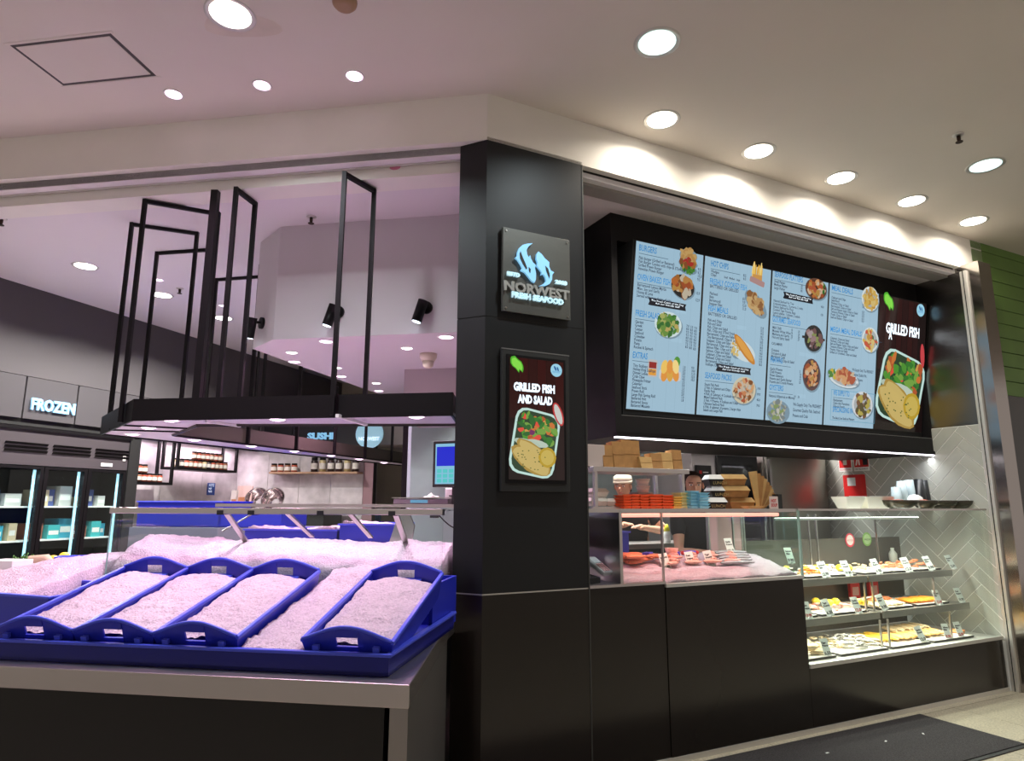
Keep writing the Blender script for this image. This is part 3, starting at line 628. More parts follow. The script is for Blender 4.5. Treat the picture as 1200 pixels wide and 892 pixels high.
for i, (px, py) in enumerate(((55, 661), (62, 659), (75, 655))):
    q = L.uv(px, py, 1.01); t = thing('lemon', 'yellow lemon behind the paper bundle near the freezer door', 'lemon', L, q[0], q[1], 1.002, group='lemons by the freezer')
    part('fruit', MB().blob((0, 0, .03), (.042, .03, .03), lemon_m), t); part('tip', MB().blob((.042, 0, .03), (.01, .008, .008), lemon_m, 6, 4), t)
q = L.uv(60, 676, 1.0); single('produce_stand', MB().box(-1.0, .45, -.03, 1.25, 0, .139, steelh_m), 'low steel riser under the lemons', 'riser', L, *q, .861)
q = L.uv(62, 662, 1.01); binbox('crate', 'narrow blue crate in front of the freezer doors', 0, .17, 0, .12, 0, .05, at=(q[0]+.0, q[1]+.02, 1.003), rot=.5)
q = L.uv(8, 686, 1.03); binbox('crate', 'low blue crate at the left edge behind the ice mound', -.5, .10, 0, .1, 0, .15, at=(q[0], q[1] - .1, .862))
# freezer cabinets on the dark wall
fz = thing('upright_freezer', 'row of dark glass door freezers under the FROZEN letters', 'freezer', D, 0, 0, 0)
fm = mat('freezer_grey', (.07, .06, .066), .4)
part('header', MB().box(-2.6, .21, .0, .03, 1.80, 2.13, fm), fz)
part('top_cap', MB().box(-2.6, .22, -.02, .6, 2.13, 2.16, satin_m), fz)
part('carcass', MB().box(.20, .335, -.02, .7, 0, 2.16, rubber_m).box(-2.6, .2, .62, .66, 0, 1.8, dark_in).box(-2.6, .2, .03, .62, 0, .25, dark_in).box(-2.6, .2, .03, .66, 1.80, 2.13, dark_in), fz)
for k in range(6):
    x0 = -2.55 + .463 * k
    for j in range(3): part('vent_slat', MB().add([(x0 + .02, -.004, 1.92 + j * .035), (x0 + .43, -.004, 1.92 + j * .035), (x0 + .43, -.02, 1.94 + j * .035), (x0 + .02, -.02, 1.94 + j * .035)], [(0, 1, 2, 3)], satin_m), fz, solid=.004)
wl = mat('freezer_edge_light', (.45, .78, 1), .5, emit=1.1)
for k in range(6):
    x0 = -2.59 + .463 * k; x1 = x0 + .455
    d_ = part('door', MB().box(x0, x0 + .04, -.02, .02, .3, 1.79, satin_m).box(x1 - .035, x1, -.02, .02, .3, 1.79, satin_m).box(x0 + .04, x1 - .035, -.02, .02, 1.765, 1.79, satin_m).box(x0 + .04, x1 - .035, -.02, .02, .3, .34, satin_m), fz)
    part('pane', MB().box(x0 + .04, x1 - .035, -.004, .002, .34, 1.765, glass_m), d_)
    part('light_strip', MB().box(x1 - .06, x1 - .04, .03, .045, .35, 1.76, wl), d_)
    for z in (.75, 1.08, 1.40): part('shelf', MB().box(x0 + .02, x1 - .01, .08, .6, z, z + .015, white_m), fz)
area(fz, (-1.2, .06, 1.70), 2.4, 3, (.75, .9, 1), 170, sy=.05, rot=(-.7, 0, 0))
cols = [(.05, .35, .5), (.55, .45, .3), (.08, .12, .35), (.5, .5, .48), (.3, .12, .08), (.05, .4, .42)]
n = 0
for k in range(2, 6):
    for z in (1.095, 1.415):
        x = -2.53 + .463 * k
        while x < -2.59 + .463 * k + .36:
            wd = random.uniform(.09, .18); hh = random.uniform(.08, .2); c = cols[n % 6]; n += 1
            o = single('frozen_pack', MB().box(0, wd - .015, 0, .2, 0, hh, mat('pack_%d' % (n % 6), c, .4)).box(.01, wd - .03, -.001, 0, hh * .3, hh * .6, mat('pack_label', (.75, .75, .72), .5)), 'boxed frozen food pack on a freezer shelf', 'box', D, x, .12 + .05 * (n % 2), z, group='frozen packs behind the freezer glass'); x += wd
t = thing('handle_label', 'small white sticker on the freezer header', 'sticker', D, -.13, -.004, 1.83); part('card', MB().box(0, .14, -.002, 0, 0, .035, white_m), t)
t = thing('handle_label', 'small white switch plate at the right end of the freezer header', 'switch', D, .13, -.004, 1.90); part('plate', MB().box(0, .035, -.004, 0, 0, .07, white_m), t); part('rocker', MB().box(.012, .023, -.008, -.004, .02, .05, rubber_m), t)
area(marb, (1.35, .2, 2.20), 1.7, 16, (1, .80, .92), 165, sy=.08)
part('light_strip', MB().box(.5, 2.2, .17, .23, 2.212, 2.233, mat('added_under_light', (1, .82, .94), .5, emit=3)), marb)  # strip and the lamp before it are added to brighten the marble wall
# hanging shelves with jars
def hshelf(lab, F, x0, x1, z0, z1, depth, v, cat='shelf'):
    t = thing('wall_shelf', lab, cat, F, x0, v, z0); w_ = x1 - x0; h = z1 - z0; k = .03
    part('shelf_board', MB().box(0, w_, 0, depth, 0, k, satin_m), t)
    for x in (0, w_ - k):
        for y in (0, depth - k): part('upright', MB().box(x, x + k, y, y + k, k, h, satin_m), t)
    return t
def jar(F, u, v, z, h, r, cm, lab, grp, lid=satin_m):
    t = thing('jar', lab, 'jar', F, u, v, z, group=grp); part('glass_body', MB().lathe([(r, 0), (r, h * .75), (r * .8, h * .82)], cm, 12), t); part('lid', MB().lathe([(r * .9, h * .82), (r * .9, h)], lid, 12), t)
    part('paper_label', MB().lathe([(r * 1.02, h * .2), (r * 1.02, h * .6)], off_m, 12, cap=False), t); return t
jr = mat('tomato_sauce', (.45, .08, .04), .3); jb = mat('brown_relish', (.30, .12, .06), .3); jd = mat('dark_sauce', (.05, .03, .03), .3); jy = mat('pale_relish', (.6, .5, .25), .3)
dv = .04
def fillj(F, v, z, x0, x1, dx, ms, h, r, lab, grp, rows=1):
    x = x0; k = 0
    while x < x1:
        for q in range(rows): jar(F, x, v + .06 * q, z, h, r, ms[k % len(ms)], ORD[min(k, 12)] + ' ' + lab + ', counted from its left end', grp)
        x += dx; k += 1
za = D.uz(180, 568, dv)[1]; xa, xb = D.uz(157, 565, dv)[0], D.uz(203, 560, dv)[0]
hshelf('lower black framed shelf of sauce jars next to the freezer', D, xa, xb, za, 2.23, .26, dv)
fillj(D, dv + .09, za + .03, xa + .06, xb - .08, .075, [jr, jb, jr], .10, .032, 'sauce jar on the lower black framed shelf', 'jars on the lower framed shelf')
fillj(D, dv + .09, za + .13, xa + .06, xb - .3, .075, [jb, jr], .10, .032, 'sauce jar stacked on top of the lower shelf row', 'jars stacked on the lower framed shelf')
zc_ = D.uz(240, 552, dv)[1]; xc, xd = D.uz(205, 550, dv)[0] + .03, D.uz(278, 550, dv)[0]
hshelf('upper black framed shelf of jars on the marble wall', D, xc, xd, zc_, 2.23, .26, dv)
fillj(D, dv + .09, zc_ + .03, xc + .08, xd - .10, .075, [jy, jd, jr, jb, jr, jb], .11, .032, 'sauce jar on the upper black framed shelf', 'jars on the upper framed shelf')
fillj(D, dv + .09, zc_ + .14, xc + .35, xd - .2, .075, [jb, jr], .10, .032, 'sauce jar stacked on the upper shelf row', 'jars stacked on the upper framed shelf')
zw = SB.uz(370, 553, -.2)[1]; t = thing('wall_shelf', 'thin wooden edged shelf of small jars on the far marble wall', 'shelf', SB, SB.uz(316, 552, -.2)[0], -.22, zw); part('shelf_board', MB().box(0, sv - SB.uz(316, 552, -.2)[0] - .01, 0, .22, -.025, 0, mat('shelf_wood', (.45, .28, .18), .5)), t)
fillj(SB, -.12, zw, SB.uz(322, 550, -.1)[0], SB.uz(346, 550, -.1)[0], .10, [jb, jr], .12, .042, 'small jar on the left of the far wall shelf', 'jars on the far wall shelf')
fillj(SB, -.12, zw, SB.uz(369, 550, -.1)[0], SB.uz(422, 550, -.1)[0], .12, [jd, jy, jd], .20, .046, 'dark jar on the right half of the far shelf', 'tall jars on the far wall shelf')
p = D.uz(246, 575, .35); t = thing('wall_notice', 'small blue notice card fixed to the marble wall', 'notice', D, p[0] - .05, .353, p[1] - .06)
x_ = D.uz(242, 575, .35)[0]; y_ = D.uz(251, 575, .35)[0]
part('card', MB().box(0, y_ - x_, -.004, 0, 0, .16, mat('notice_blue', (.02, .08, .42), .4)), t); text('lettering', 'NOTICE\nwash\nhands', t, .02, .115, .05, ink_white, y=-.007, width=(y_ - x_) * .7, line=.8)
# prep bench behind with bowls and books
bn = thing('prep_bench', 'steel prep bench in front of the far marble wall', 'bench', SB, 0, 0, 0)
zb_ = 1.40; part('bench_top', MB().box(.06, 1.7, -.75, -.1, 1.34, 1.38, steelh_m), bn); part('bench_base', MB().box(.1, 1.65, -.7, -.12, 0, 1.34, dark_in), bn)
bv = -.5
for i, px in enumerate((302, 321)):
    u = SB.uz(px, 580, bv)[0]; t = thing('steel_bowl', ('left steel mixing bowl propped on its side on the bench', 'right steel mixing bowl propped on its side on the bench')[i], 'bowl', SB, u, bv, 1.50, tilt=1.15, rot=.15)
    part('bowl_shell', MB().lathe([(.05, -.09), (.11, -.05), (.145, .02), (.15, .04)], mat('shiny_steel', (.75, .66, .66), .15, 1), 24, cap=False), t, solid=.003); part('rolled_lip', MB().lathe([(.15, .035), (.156, .04), (.15, .046)], steel_m, 24, cap=False), t)
for px, h, w_, c, lab in ((285, .30, .22, (.75, .5, .48), 'tall pink cookbook standing on the bench'), (274, .24, .10, (.7, .6, .6), 'slim pale booklet standing on the bench'), (281, .06, .3, (.45, .45, .6), 'flat pale packet lying in front of the cookbooks')):
    u = SB.uz(px, 580, bv)[0]; t = thing('cookbook', lab, 'book', SB, u - w_ / 2, bv + (0 if h > .1 else -.08), 1.381, tilt=-.12 if h > .1 else 0); part('cover', MB().box(0, w_, 0, .02, 0, h, mat('cover_%d' % px, c, .4)), t)
    part('cover_picture', MB().box(w_ * .15, w_ * .8, -.001, 0, h * .15, h * .5, mat('cover_food', (.5, .2, .1), .4)), t)
# things on the service side near the column
q = L.uz(519, 553, .9); t = thing('till_screen', 'touch screen till with blue and cyan panels beside the column', 'screen', L, L.uz(507, 553, .9)[0], .9, L.uz(509, 571, .9)[1], rot=-.25)
part('bezel', MB().box(0, .36, 0, .04, 0, .31, rubber_m), t, bevel=.004)
m = MB()
def qd(m, x0, x1, z0, z1, c, y, mt=VC): m.add([(x0, y, z0), (x1, y, z0), (x1, y, z1), (x0, y, z1)], [(0, 1, 2, 3)], mt, c)
qd(m, .02, .34, .02, .29, (.25, .55, .75), -.001); qd(m, .03, .18, .14, .27, (.01, .02, .65), -.002)
for i in range(4):
    for j in range(3): qd(m, .035 + i * .045, .07 + i * .045, .03 + j * .032, .055 + j * .032, (.1, .6, .6), -.002)
for i in range(3):
    for j in range(6): qd(m, .215 + i * .04, .25 + i * .04, .03 + j * .042, .065 + j * .042, [(.1, .6, .65), (.6, .1, .2), (.15, .5, .15), (.02, .1, .6), (.55, .7, .8)][(i * 2 + j) % 5], -.002)
part('display', m, t); part('stand', MB().box(.14, .22, .02, .10, -.12, 0, rubber_m), t)
u = L.uz(462, 588, .9)[0]; t = thing('weighing_scale', 'low steel weighing scale on the rear shelf of the ice case', 'scale', L, u, .88, 1.448)
part('scale_body', MB().box(0, .38, 0, .14, 0, .035, mat('scale_grey', (.2, .17, .19), .4)), t, bevel=.004); part('pan', MB().box(-.01, .40, -.01, .15, .038, .044, steel_m), t); part('readout', MB().box(.12, .24, -.002, 0, .008, .028, mat('readout_blue', (.1, .35, .45), .4, emit=.4)), t)
t = thing('label_printer', 'small white label printer behind the scale', 'printer', L, u + .30, 1.1, 1.45); part('casing', MB().box(0, .15, 0, .14, 0, .11, white_m), t, bevel=.008); part('slot', MB().box(.03, .12, -.002, 0, .05, .06, rubber_m), t)
u = L.uz(505, 588, .95)[0]; single('gloves_bundle', MB().blob((0, 0, .03), (.06, .04, .035), mat('pale_glove', (.5, .6, .5), .5), rough=.6, seed=3), 'crumpled pale green glove beside the scale', 'glove', L, u, .95, 1.45)
# blue tub and shelf seen low through the glass, far side
tb = binbox('tub', 'deep blue tub seen through the glass behind the ice', 0, .85, 0, .5, 0, .22, at=(L.uz(160, 612, 2.2)[0], 2.2, 1.235))
tb = binbox('tub', 'second blue tub with pale lid behind the ice case', 0, .62, 0, .5, 0, .14, at=(L.uz(255, 612, 2.2)[0], 2.2, 1.235))
single('tub_stand', MB().box(0, 2.3, 0, .7, 0, 1.22, mat('slate_cabinet', (.20, .20, .26), .5)), 'grey cabinet under the blue tubs', 'cabinet', L, L.uz(155, 612, 2.15)[0], 2.12, 0.01)
bx_ = BB.uz(440, 570, -.6)[0]
t = thing('broom', 'blue headed brush hanging by the doorway at the back', 'broom', BB, bx_, -.6, 0); part('handle', MB().tube([(0, 0, 1.1), (0, 0, 2.15)], .02, white_m, 8), t); part('head', MB().box(-.1, .1, -.03, .03, 1.0, 1.35, mat('brush_blue', (.02, .18, .5), .5)), t)
t = thing('steel_oven_hood', 'large stainless kitchen cabinet beyond the black post', 'cabinet', BB, BB.uz(484, 560, -1.2)[0], -1.2, 0)
part('body', MB().box(0, 1.3, 0, .6, 0, 2.05, mat('rosy_steel', (.55, .47, .48), .3, 1, bump=.3, bscale=2)), t); part('top_edge', MB().box(-.02, 1.32, -.02, .6, 2.05, 2.11, satin_m), t); part('handle', MB().bar((.1, -.04, .9), (.1, -.04, 1.5), .02, steel_m), t)
single('range_hood', MB().prism([(0, 0), (2.2, 0), (2.2, .35), (0, .62)], 0, .5, mat('pale_hood', (.6, .56, .5), .5), 'y'), 'pale hood panel above the steel cabinet', 'hood', BB, BB.uz(430, 530, -1.6)[0], -1.1, 2.28)
single('ceiling_beam', MB().bar((0, 0, .24), (1.6, 0, -.05), .05, satin_m), 'black diagonal beam beyond the canopy beside the column', 'beam', BB, BB.uz(476, 508, -2)[0], -2, BB.uz(476, 508, -2)[1] - .24)

# ------------------------------------------------------------------ column sign and poster screen
def Ru(px, py, v=0): return R.uz(px, py, v)
sg = thing('shop_sign', 'square pewter shop sign with raised blue fish emblem on the column', 'sign', R, .093, -.03, 2.515)
part('plate', MB().box(0, .445, 0, .022, 0, .50, sign_m), sg, bevel=.002)
for x in (.02, .425):
    for z in (.02, .48): part('bolt', MB().lathe([(.006, 0), (.006, .004)], steel_m, 8), sg, loc=(x, 0, z)).rotation_euler = (PI / 2, 0, 0)
def sp(cx, cy):  # crop coordinate on the close-up of the sign -> plate local
    u, z = Ru(575 + cx / 8.11, 255 + cy / 8.11, -.03); return (u - .093, z - 2.515)
def emblem(pts, m, y0, y1, lab=None, name='fish_emblem'):
    from mathutils.geometry import tessellate_polygon
    q = [sp(*p) for p in pts]; v2 = [Vector((x, z, 0)) for x, z in q]; tr = tessellate_polygon([v2]); n = len(q); b = MB()
    b.add([(x, -y1, z) for x, z in q] + [(x, -y0, z) for x, z in q], [tuple(t) for t in tr] + [(i, (i + 1) % n, n + (i + 1) % n, n + i) for i in range(n)], m)
    return part(name, b, sg, lab)
A1 = [(385, 255), (335, 258), (290, 270), (258, 300), (242, 340), (240, 375), (218, 392), (245, 415), (268, 450), (288, 488), (272, 512), (312, 532), (345, 572), (380, 615), (403, 627), (415, 595), (416, 540), (406, 492), (414, 460), (388, 438), (368, 400), (362, 368), (350, 395), (332, 360), (326, 320), (345, 285)]
A2 = [(440, 333), (470, 358), (500, 398), (542, 435), (540, 475), (556, 512), (588, 530), (570, 552), (568, 598), (545, 640), (498, 660), (450, 657), (490, 640), (512, 612), (506, 578), (488, 548), (465, 556), (470, 528), (448, 498), (424, 470), (432, 440), (418, 400), (422, 358)]
emblem(A1, ltr_blue, .006, .02, 'raised blue fish'); emblem(A2, ltr_blue, .006, .02, 'raised blue fish')
emblem([(268, 330), (288, 385), (312, 440), (332, 492), (322, 505), (290, 455), (264, 400), (260, 355)], rubber_m, .02, .0215, name='dark_inlay'); emblem([(503, 468), (530, 498), (546, 555), (542, 590), (522, 548), (508, 508)], rubber_m, .02, .0215, name='dark_inlay')
emblem([(345, 480), (365, 500), (360, 540), (348, 520)], rubber_m, .02, .0215, name='dark_inlay')
def stext(body, c0, c1, m, y=-.012, bold=.002, ext=.006, hh=None):
    (x0, z0), (x1, z1) = sp(*c0), sp(*c1); text('letters', body, sg, x0, (z0 + z1) / 2, hh, m, y=y, width=x1 - x0, bold=bold, ext=ext)
stext('ESTD', (147, 555), (268, 572), ltr_ice, hh=.030); stext('2003', (600, 632), (714, 650), ltr_ice, hh=.030)
stext('NORWEST', (118, 690), (736, 792), ltr_grey, hh=.078, bold=.003); stext('FRESH SEAFOOD', (190, 760), (680, 838), ltr_ice, hh=.046)

def poly_disc(m, cx, cz, rx, rz, c, y, n=14, rot=0, mt=None, jit=0):
    pts = []
    for i in range(n):
        a = 2 * PI * i / n; r_ = 1 + jit * random.uniform(-1, 1); x, z = rx * r_ * math.cos(a), rz * r_ * math.sin(a)
        pts.append((cx + x * math.cos(rot) - z * math.sin(rot), y, cz + x * math.sin(rot) + z * math.cos(rot)))
    m.add(pts, [tuple(range(n))], mt or VC, c)
def rrect(m, cx, cz, w, h, c, y, rot, k=.22, mt=None):
    pts = []
    for sx, sz, a0 in ((1, 1, 0), (-1, 1, 90), (-1, -1, 180), (1, -1, 270)):
        for da in (0, 30, 60, 90):
            a = rad(a0 + da); r_ = min(w, h) * k; x = sx * (w / 2 - r_) + r_ * math.cos(a); z = sz * (h / 2 - r_) + r_ * math.sin(a)
            pts.append((cx + x * math.cos(rot) - z * math.sin(rot), y, cz + x * math.sin(rot) + z * math.cos(rot)))
    m.add(pts, [tuple(range(len(pts)))], mt or VC, c)
GR = [(.04, .19, .03), (.08, .29, .035), (.18, .36, .06)]; OR = [(.6, .18, .04), (.45, .10, .03), (.62, .33, .08)]
def salad_tray(m, cx, cz, w, h, rot):
    """white tray with salad on top and fish below, screen plane"""
    rrect(m, cx, cz, w, h, (.55, .78, .72), -.0012, rot); rrect(m, cx, cz, w * .90, h * .93, (.03, .06, .03), -.0018, rot)
    def loc(a, b): x, z = a * w / 2, b * h / 2; return cx + x * math.cos(rot) - z * math.sin(rot), cz + x * math.sin(rot) + z * math.cos(rot)
    y = -.002
    for i in range(60):
        a, b_ = random.uniform(-.75, .75), random.uniform(.02, .84); x, z = loc(a, b_)
        c = random.choice(GR + [(.03, .14, .03)] if i % 3 else OR + [(.75, .08, .05), (.18, .03, .12)]); poly_disc(m, x, z, w * random.uniform(.05, .13), w * random.uniform(.03, .07), c, y - i * .00002, 7, random.uniform(0, 3), jit=.25)
    for a, b_, rx, c in ((-.35, -.05, .3, (.45, .55, .45)), (.1, .0, .25, (.5, .6, .5))): x, z = loc(a, b_); poly_disc(m, x, z, w * rx, w * .07, c, -.0034, 10, rot)
    for a, b_, rx, rz in ((-.05, -.55, .55, .17), (.05, -.28, .5, .11)):
        x, z = loc(a, b_); poly_disc(m, x, z, w * rx * .9, w * rz * 1.25, (.42, .27, .06), -.0036, 16, rot - .35, jit=.05); poly_disc(m, x, z, w * rx * .8, w * rz, (.60, .45, .15), -.0038, 16, rot - .35, jit=.06)
    x, z = loc(.62, -.35); poly_disc(m, x, z, w * .2, w * .2, (.5, .33, .03), -.0039, 12); poly_disc(m, x, z, w * .15, w * .15, (.6, .45, .1), -.004, 12)
    for i in range(26): x, z = loc(random.uniform(-.7, .6), random.uniform(-.8, -.2)); poly_disc(m, x, z, w * .018, w * .012, (.12, .15, .04), -.0042, 5)
def leaf(m, cx, cz, s, rot=-.8):
    for k, c in ((1, (.08, .45, .03)), (.8, (.25, .75, .08))):
        pts = []
        for x, z in ((-1, .1), (-.8, .45), (-.3, .5), (.1, .62), (.5, .5), (.8, .3), (1, -.05), (.6, -.1), (.75, -.4), (.2, -.38), (-.2, -.5), (-.6, -.42), (-.9, -.15)):
            x, z = x * s * k, z * s * k; pts.append((cx + x * math.cos(rot) - z * math.sin(rot), -.0015 - (1 - k) * .002, cz + x * math.sin(rot) + z * math.cos(rot)))
        m.add(pts, [tuple(range(len(pts)))], VC, c)
def badge(m, t, cx, cz, r):
    poly_disc(m, cx, cz, r, r, (.35, .68, .85), -.0015, 24)
    poly_disc(m, cx - r * .2, cz + r * .28, r * .16, r * .4, (.02, .12, .35), -.002, 10, .5); poly_disc(m, cx + r * .25, cz + r * .2, r * .14, r * .36, (.02, .12, .35), -.002, 10, .35)
    text('lettering', 'NORWEST', t, cx, cz - r * .42, r * .45, ink_blue, y=-.0028, width=r * 1.4, align='CENTER')
ps = thing('poster_screen', 'upright digital poster reading GRILLED FISH AND SALAD on the column', 'screen', R, .093, -.028, 1.515)
part('surround', MB().box(0, .43, 0, .026, 0, .79, rubber_m), ps, bevel=.003)
part('edge_line', MB().box(-.004, .434, -.001, .004, .782, .788, mat('dim_metal', (.25, .25, .25), .4, .8)), ps)
sx0, sz0 = Ru(592, 562, -.03); sx1, sz1 = Ru(662, 420, -.03); ox, oz = .093, 1.515
part('bezel', MB().box(.025, .405, -.004, 0, .045, .755, satin_m), ps)
scr = part('display', MB().box(.04, .39, -.006, -.004, .065, .74, mat('poster_black', (.012, .006, .006), .15, emit=.6)), ps)
m = MB()
for i in range(6): qd(m, .045 + i * .058, .10 + i * .058, .40, .74, (.028 + .01 * (i % 2), .006, .006), -.0065)
for i in range(6): qd(m, .045 + i * .058, .10 + i * .058, .07, .40, (.010 + .004 * (i % 2), .004, .004), -.0065)
part('picture_ground', m, ps)
def pp(cx, cy): u, z = Ru(570 + cx / 3.57, 340 + cy / 3.57, -.034); return u - .093, z - 1.515
m = MB(); m.T = Matrix.Translation((0, -.006, 0))
x, z = pp(203, 640); salad_tray(m, x, z, .285, .365, -.17)
x, z = pp(127, 312); leaf(m, x, z, .055)
x, z = pp(292, 336); badge(m, ps, x, z, .038); TEXTS[-1] = TEXTS[-1][:4] + (-.0095,) + TEXTS[-1][5:]
x, z = pp(300, 520); poly_disc(m, x, z, .03, .07, (.55, .05, .05), -.002, 14, .35); poly_disc(m, x, z, .02, .06, (.62, .62, .58), -.0025, 14, .35)
part('picture', m, ps)
x, z = pp(113, 418); x1 = pp(285, 418)[0]; text('lettering', 'GRILLED FISH', ps, x, z, .062, ink_white, y=-.0095, width=x1 - x, bold=.0035)
x, z = pp(130, 470); x1 = pp(275, 470)[0]; text('lettering', 'AND SALAD', ps, x, z, .062, ink_white, y=-.0095, width=x1 - x, bold=.0035)

# ------------------------------------------------------------------ menu board housing
VF = .40
mu0, mz0 = Ru(725, 505, VF); mu1 = Ru(1100, 527, VF)[0]; mu0 = (mu0 + Ru(712, 250, VF)[0]) / 2; MZ = 1.90
MW = mu1 - mu0
mh = thing('menu_board', 'wide black hanging menu board with five lit screens above the hot food counter', 'menu board', R, mu0, VF, MZ)
vt, vb = -.10, .078; zt_, zb2 = Ru(745, 281, VF + vt)[1] - MZ, Ru(733, 480, VF + vb)[1] - MZ
sL = Ru(745, 281, VF + vt)[0] - mu0; sR = Ru(1086, 352, VF + vt)[0] - mu0
hm = mat('menu_housing_black', (.009, .008, .009), .5, spec=.28)
part('housing', MB().box(0, MW, .15, .95, .0, IZ - MZ, hm), mh)
part('frame_cheek', MB().box(0, sL - .09, 0, .15, 0, IZ - MZ, hm), mh); part('frame_cheek', MB().box(sR + .01, MW, 0, .15, 0, IZ - MZ, hm), mh)
part('frame_header', MB().box(sL - .09, sR + .01, 0, .15, zt_ + .015, IZ - MZ, hm), mh); part('frame_sill', MB().box(sL - .09, sR + .01, 0, .15, 0, zb2 - .05, hm), mh)
bk = MB(); bk.prism([(vt + .012, zt_ + .008), (.149, zt_ + .008), (.149, zb2 - .03), (vb + .012, zb2 - .03)], sL - .012, sR + .006, rubber_m, 'x'); part('screen_mount', bk, mh)
part('bottom_lip', MB().box(0, MW, -.012, .03, 0, .03, satin_m), mh)
part('lip_line', MB().box(sL - .09, sR + .01, -.002, .0, zb2 - .056, zb2 - .051, mat('dim_metal2', (.2, .2, .2), .4, .6)), mh)
part('light_strip', MB().box(0, MW, .0, .022, -.010, -.001, led_m), mh, 'thin white LED strip under the menu board')
area(mh, (MW / 2, .03, -.03), MW, P_STRIP, (.92, .95, 1), 150, sy=.05, rot=(.0, 0, 0))
tl = math.atan2(vb - vt, zt_ - zb2)          # the screens lean, top nearer the viewer
SH = math.hypot(vb - vt, zt_ - zb2)
SW = (sR - sL) / 5
sN = Vector((0, -math.cos(tl), -math.sin(tl)))
org = R.w(mu0, VF + vb, MZ + zb2)
nW = R.v * (-math.cos(tl)) + Vector((0, 0, -math.sin(tl))); upW = R.v * (-math.sin(tl)) + Vector((0, 0, math.cos(tl)))
def spx(X, Y):   # position on the leaning screen plane from the enlarged view of the board
    r = ray(680 + X / 2.4, 190 + Y / 2.4); cpos = Vector((0, 0, H)); t = (org - cpos).dot(nW) / r.dot(nW); q = cpos + r * t - org
    return q.dot(R.u), q.dot(upW)
# measured edges of the screens
ed = [spx(156, 218)[0], spx(350, 258)[0], spx(540, 300)[0], spx(701, 336)[0], spx(842, 368)[0], spx(975, 392)[0]]
print('screen edges', [round(e, 3) for e in ed], 'even', [round(sL + i * SW, 3) for i in range(6)], SH, zt_, zb2)
sky_c = (.35, .53, .66)
def scr_thing(i):
    x0, x1 = ed[i], ed[i + 1]
    t = part('screen', MB().box(x0, x1 - .004, .0, .03, 0, SH, rubber_m), mh, ('menu screen headed BURGERS', 'menu screen headed HOT CHIPS', 'menu screen headed SEAFOOD PLATTERS', 'menu screen headed MEAL DEALS', 'dark poster screen reading GRILLED FISH')[i])
    t.location = (0, vb, zb2); t.rotation_euler = (tl, 0, 0); return t, x0, x1
def food(m, X, Y, r, plate, cols, n=36, asp=1.0, rot=0, psz=1.0, big=.22):
    cx, cz = spx(X, Y); q = spx(X + r, Y)[0] - cx; rz = q * asp
    poly_disc(m, cx + q * .05, cz - rz * .1, q * 1.05, rz * 1.02, tuple(c * .55 for c in sky_c), -.0012, 18, rot)
    if plate: poly_disc(m, cx, cz, q, rz, plate, -.0016, 20, rot); poly_disc(m, cx, cz, q * .82, rz * .8, tuple(c * .6 for c in plate), -.0018, 18, rot)
    for i in range(n):
        a = random.uniform(0, 2 * PI); d = math.sqrt(random.random()) * .78 * psz
        x, z = q * d * math.cos(a), rz * d * math.sin(a)
        poly_disc(m, cx + x * math.cos(rot) - z * math.sin(rot), cz + x * math.sin(rot) + z * math.cos(rot), q * random.uniform(big * .5, big), q * random.uniform(big * .3, big * .7), tuple(q_ * .72 for q_ in random.choice(cols)), -.002 - i * .00003, 7, random.uniform(0, 3), jit=.2)
def banner(m, t, X, Y, wpx, a='The Fresh Catch of the Day', b='Ask our friendly staff'):
    cx, cz = spx(X, Y); w_ = spx(X + wpx / 2, Y)[0] - cx; h = w_ * .16
    pts = [(-w_, h), (w_, h * .8), (w_ * .95, 0), (w_, -h), (-w_ * .9, -h), (-w_, -h * .9), (-w_ * .93, 0)]
    m.add([(cx + p[0], -.0015, cz + p[1]) for p in pts], [tuple(range(7))], VC, (.006, .008, .015))
    text('lettering', a + '\n' + b, t, cx, cz + h * .15, h * .62, ink_white, y=-.003, width=w_ * 1.7, align='CENTER')
def head(t, body, X, Y, X1, rule=True, m=None, sz=.062):
    x, z = spx(X, Y); x1 = spx(X1, Y + (X1 - X) * .22)[0]
    text('heading', body, t, x, z, sz, ink_blue, y=-.0022, width=x1 - x, bold=.001)
    if m and rule: qd(m, x, x + (x1 - x) * 1.7, z - .022, z - .0185, (.05, .1, .16), -.0015)
def lines(t, ls, X, Y, size=.030, name='menu_text', lsp=.85, sx=.8, al='LEFT'):
    x, z = spx(X, Y); text(name, '\n'.join(ls), t, x, z, size, ink_dark, y=-.002, sx=sx, line=lsp, align=al, bold=.0006)
def base_face(m, x0, x1, seed):
    qd(m, x0 + .006, x1 - .012, .006, SH - .006, sky_c, -.0006)
    random.seed(seed)
    x = x0 + .03
    while x < x1 - .04: qd(m, x, x + .002, .006, SH - .006, tuple(c * .84 for c in sky_c), -.0009); x += random.uniform(.07, .13)
    for i in range(5): z = random.uniform(.05, SH - .1); x = random.uniform(x0 + .05, x1 - .15); qd(m, x, x + .1, z, z + .03, tuple(c * 1.06 for c in sky_c), -.0008)
BR = [(.45, .18, .04), (.62, .30, .08), (.30, .10, .03)]; GRN = GR + [(.5, .55, .15)]; PR = [(.75, .30, .12), (.85, .45, .2), (.55, .12, .05), (.8, .6, .4)]; WH = [(.7, .7, .6), (.55, .55, .4), (.3, .4, .15)]
FR = [(.85, .55, .12), (.7, .38, .06), (.9, .68, .25)]
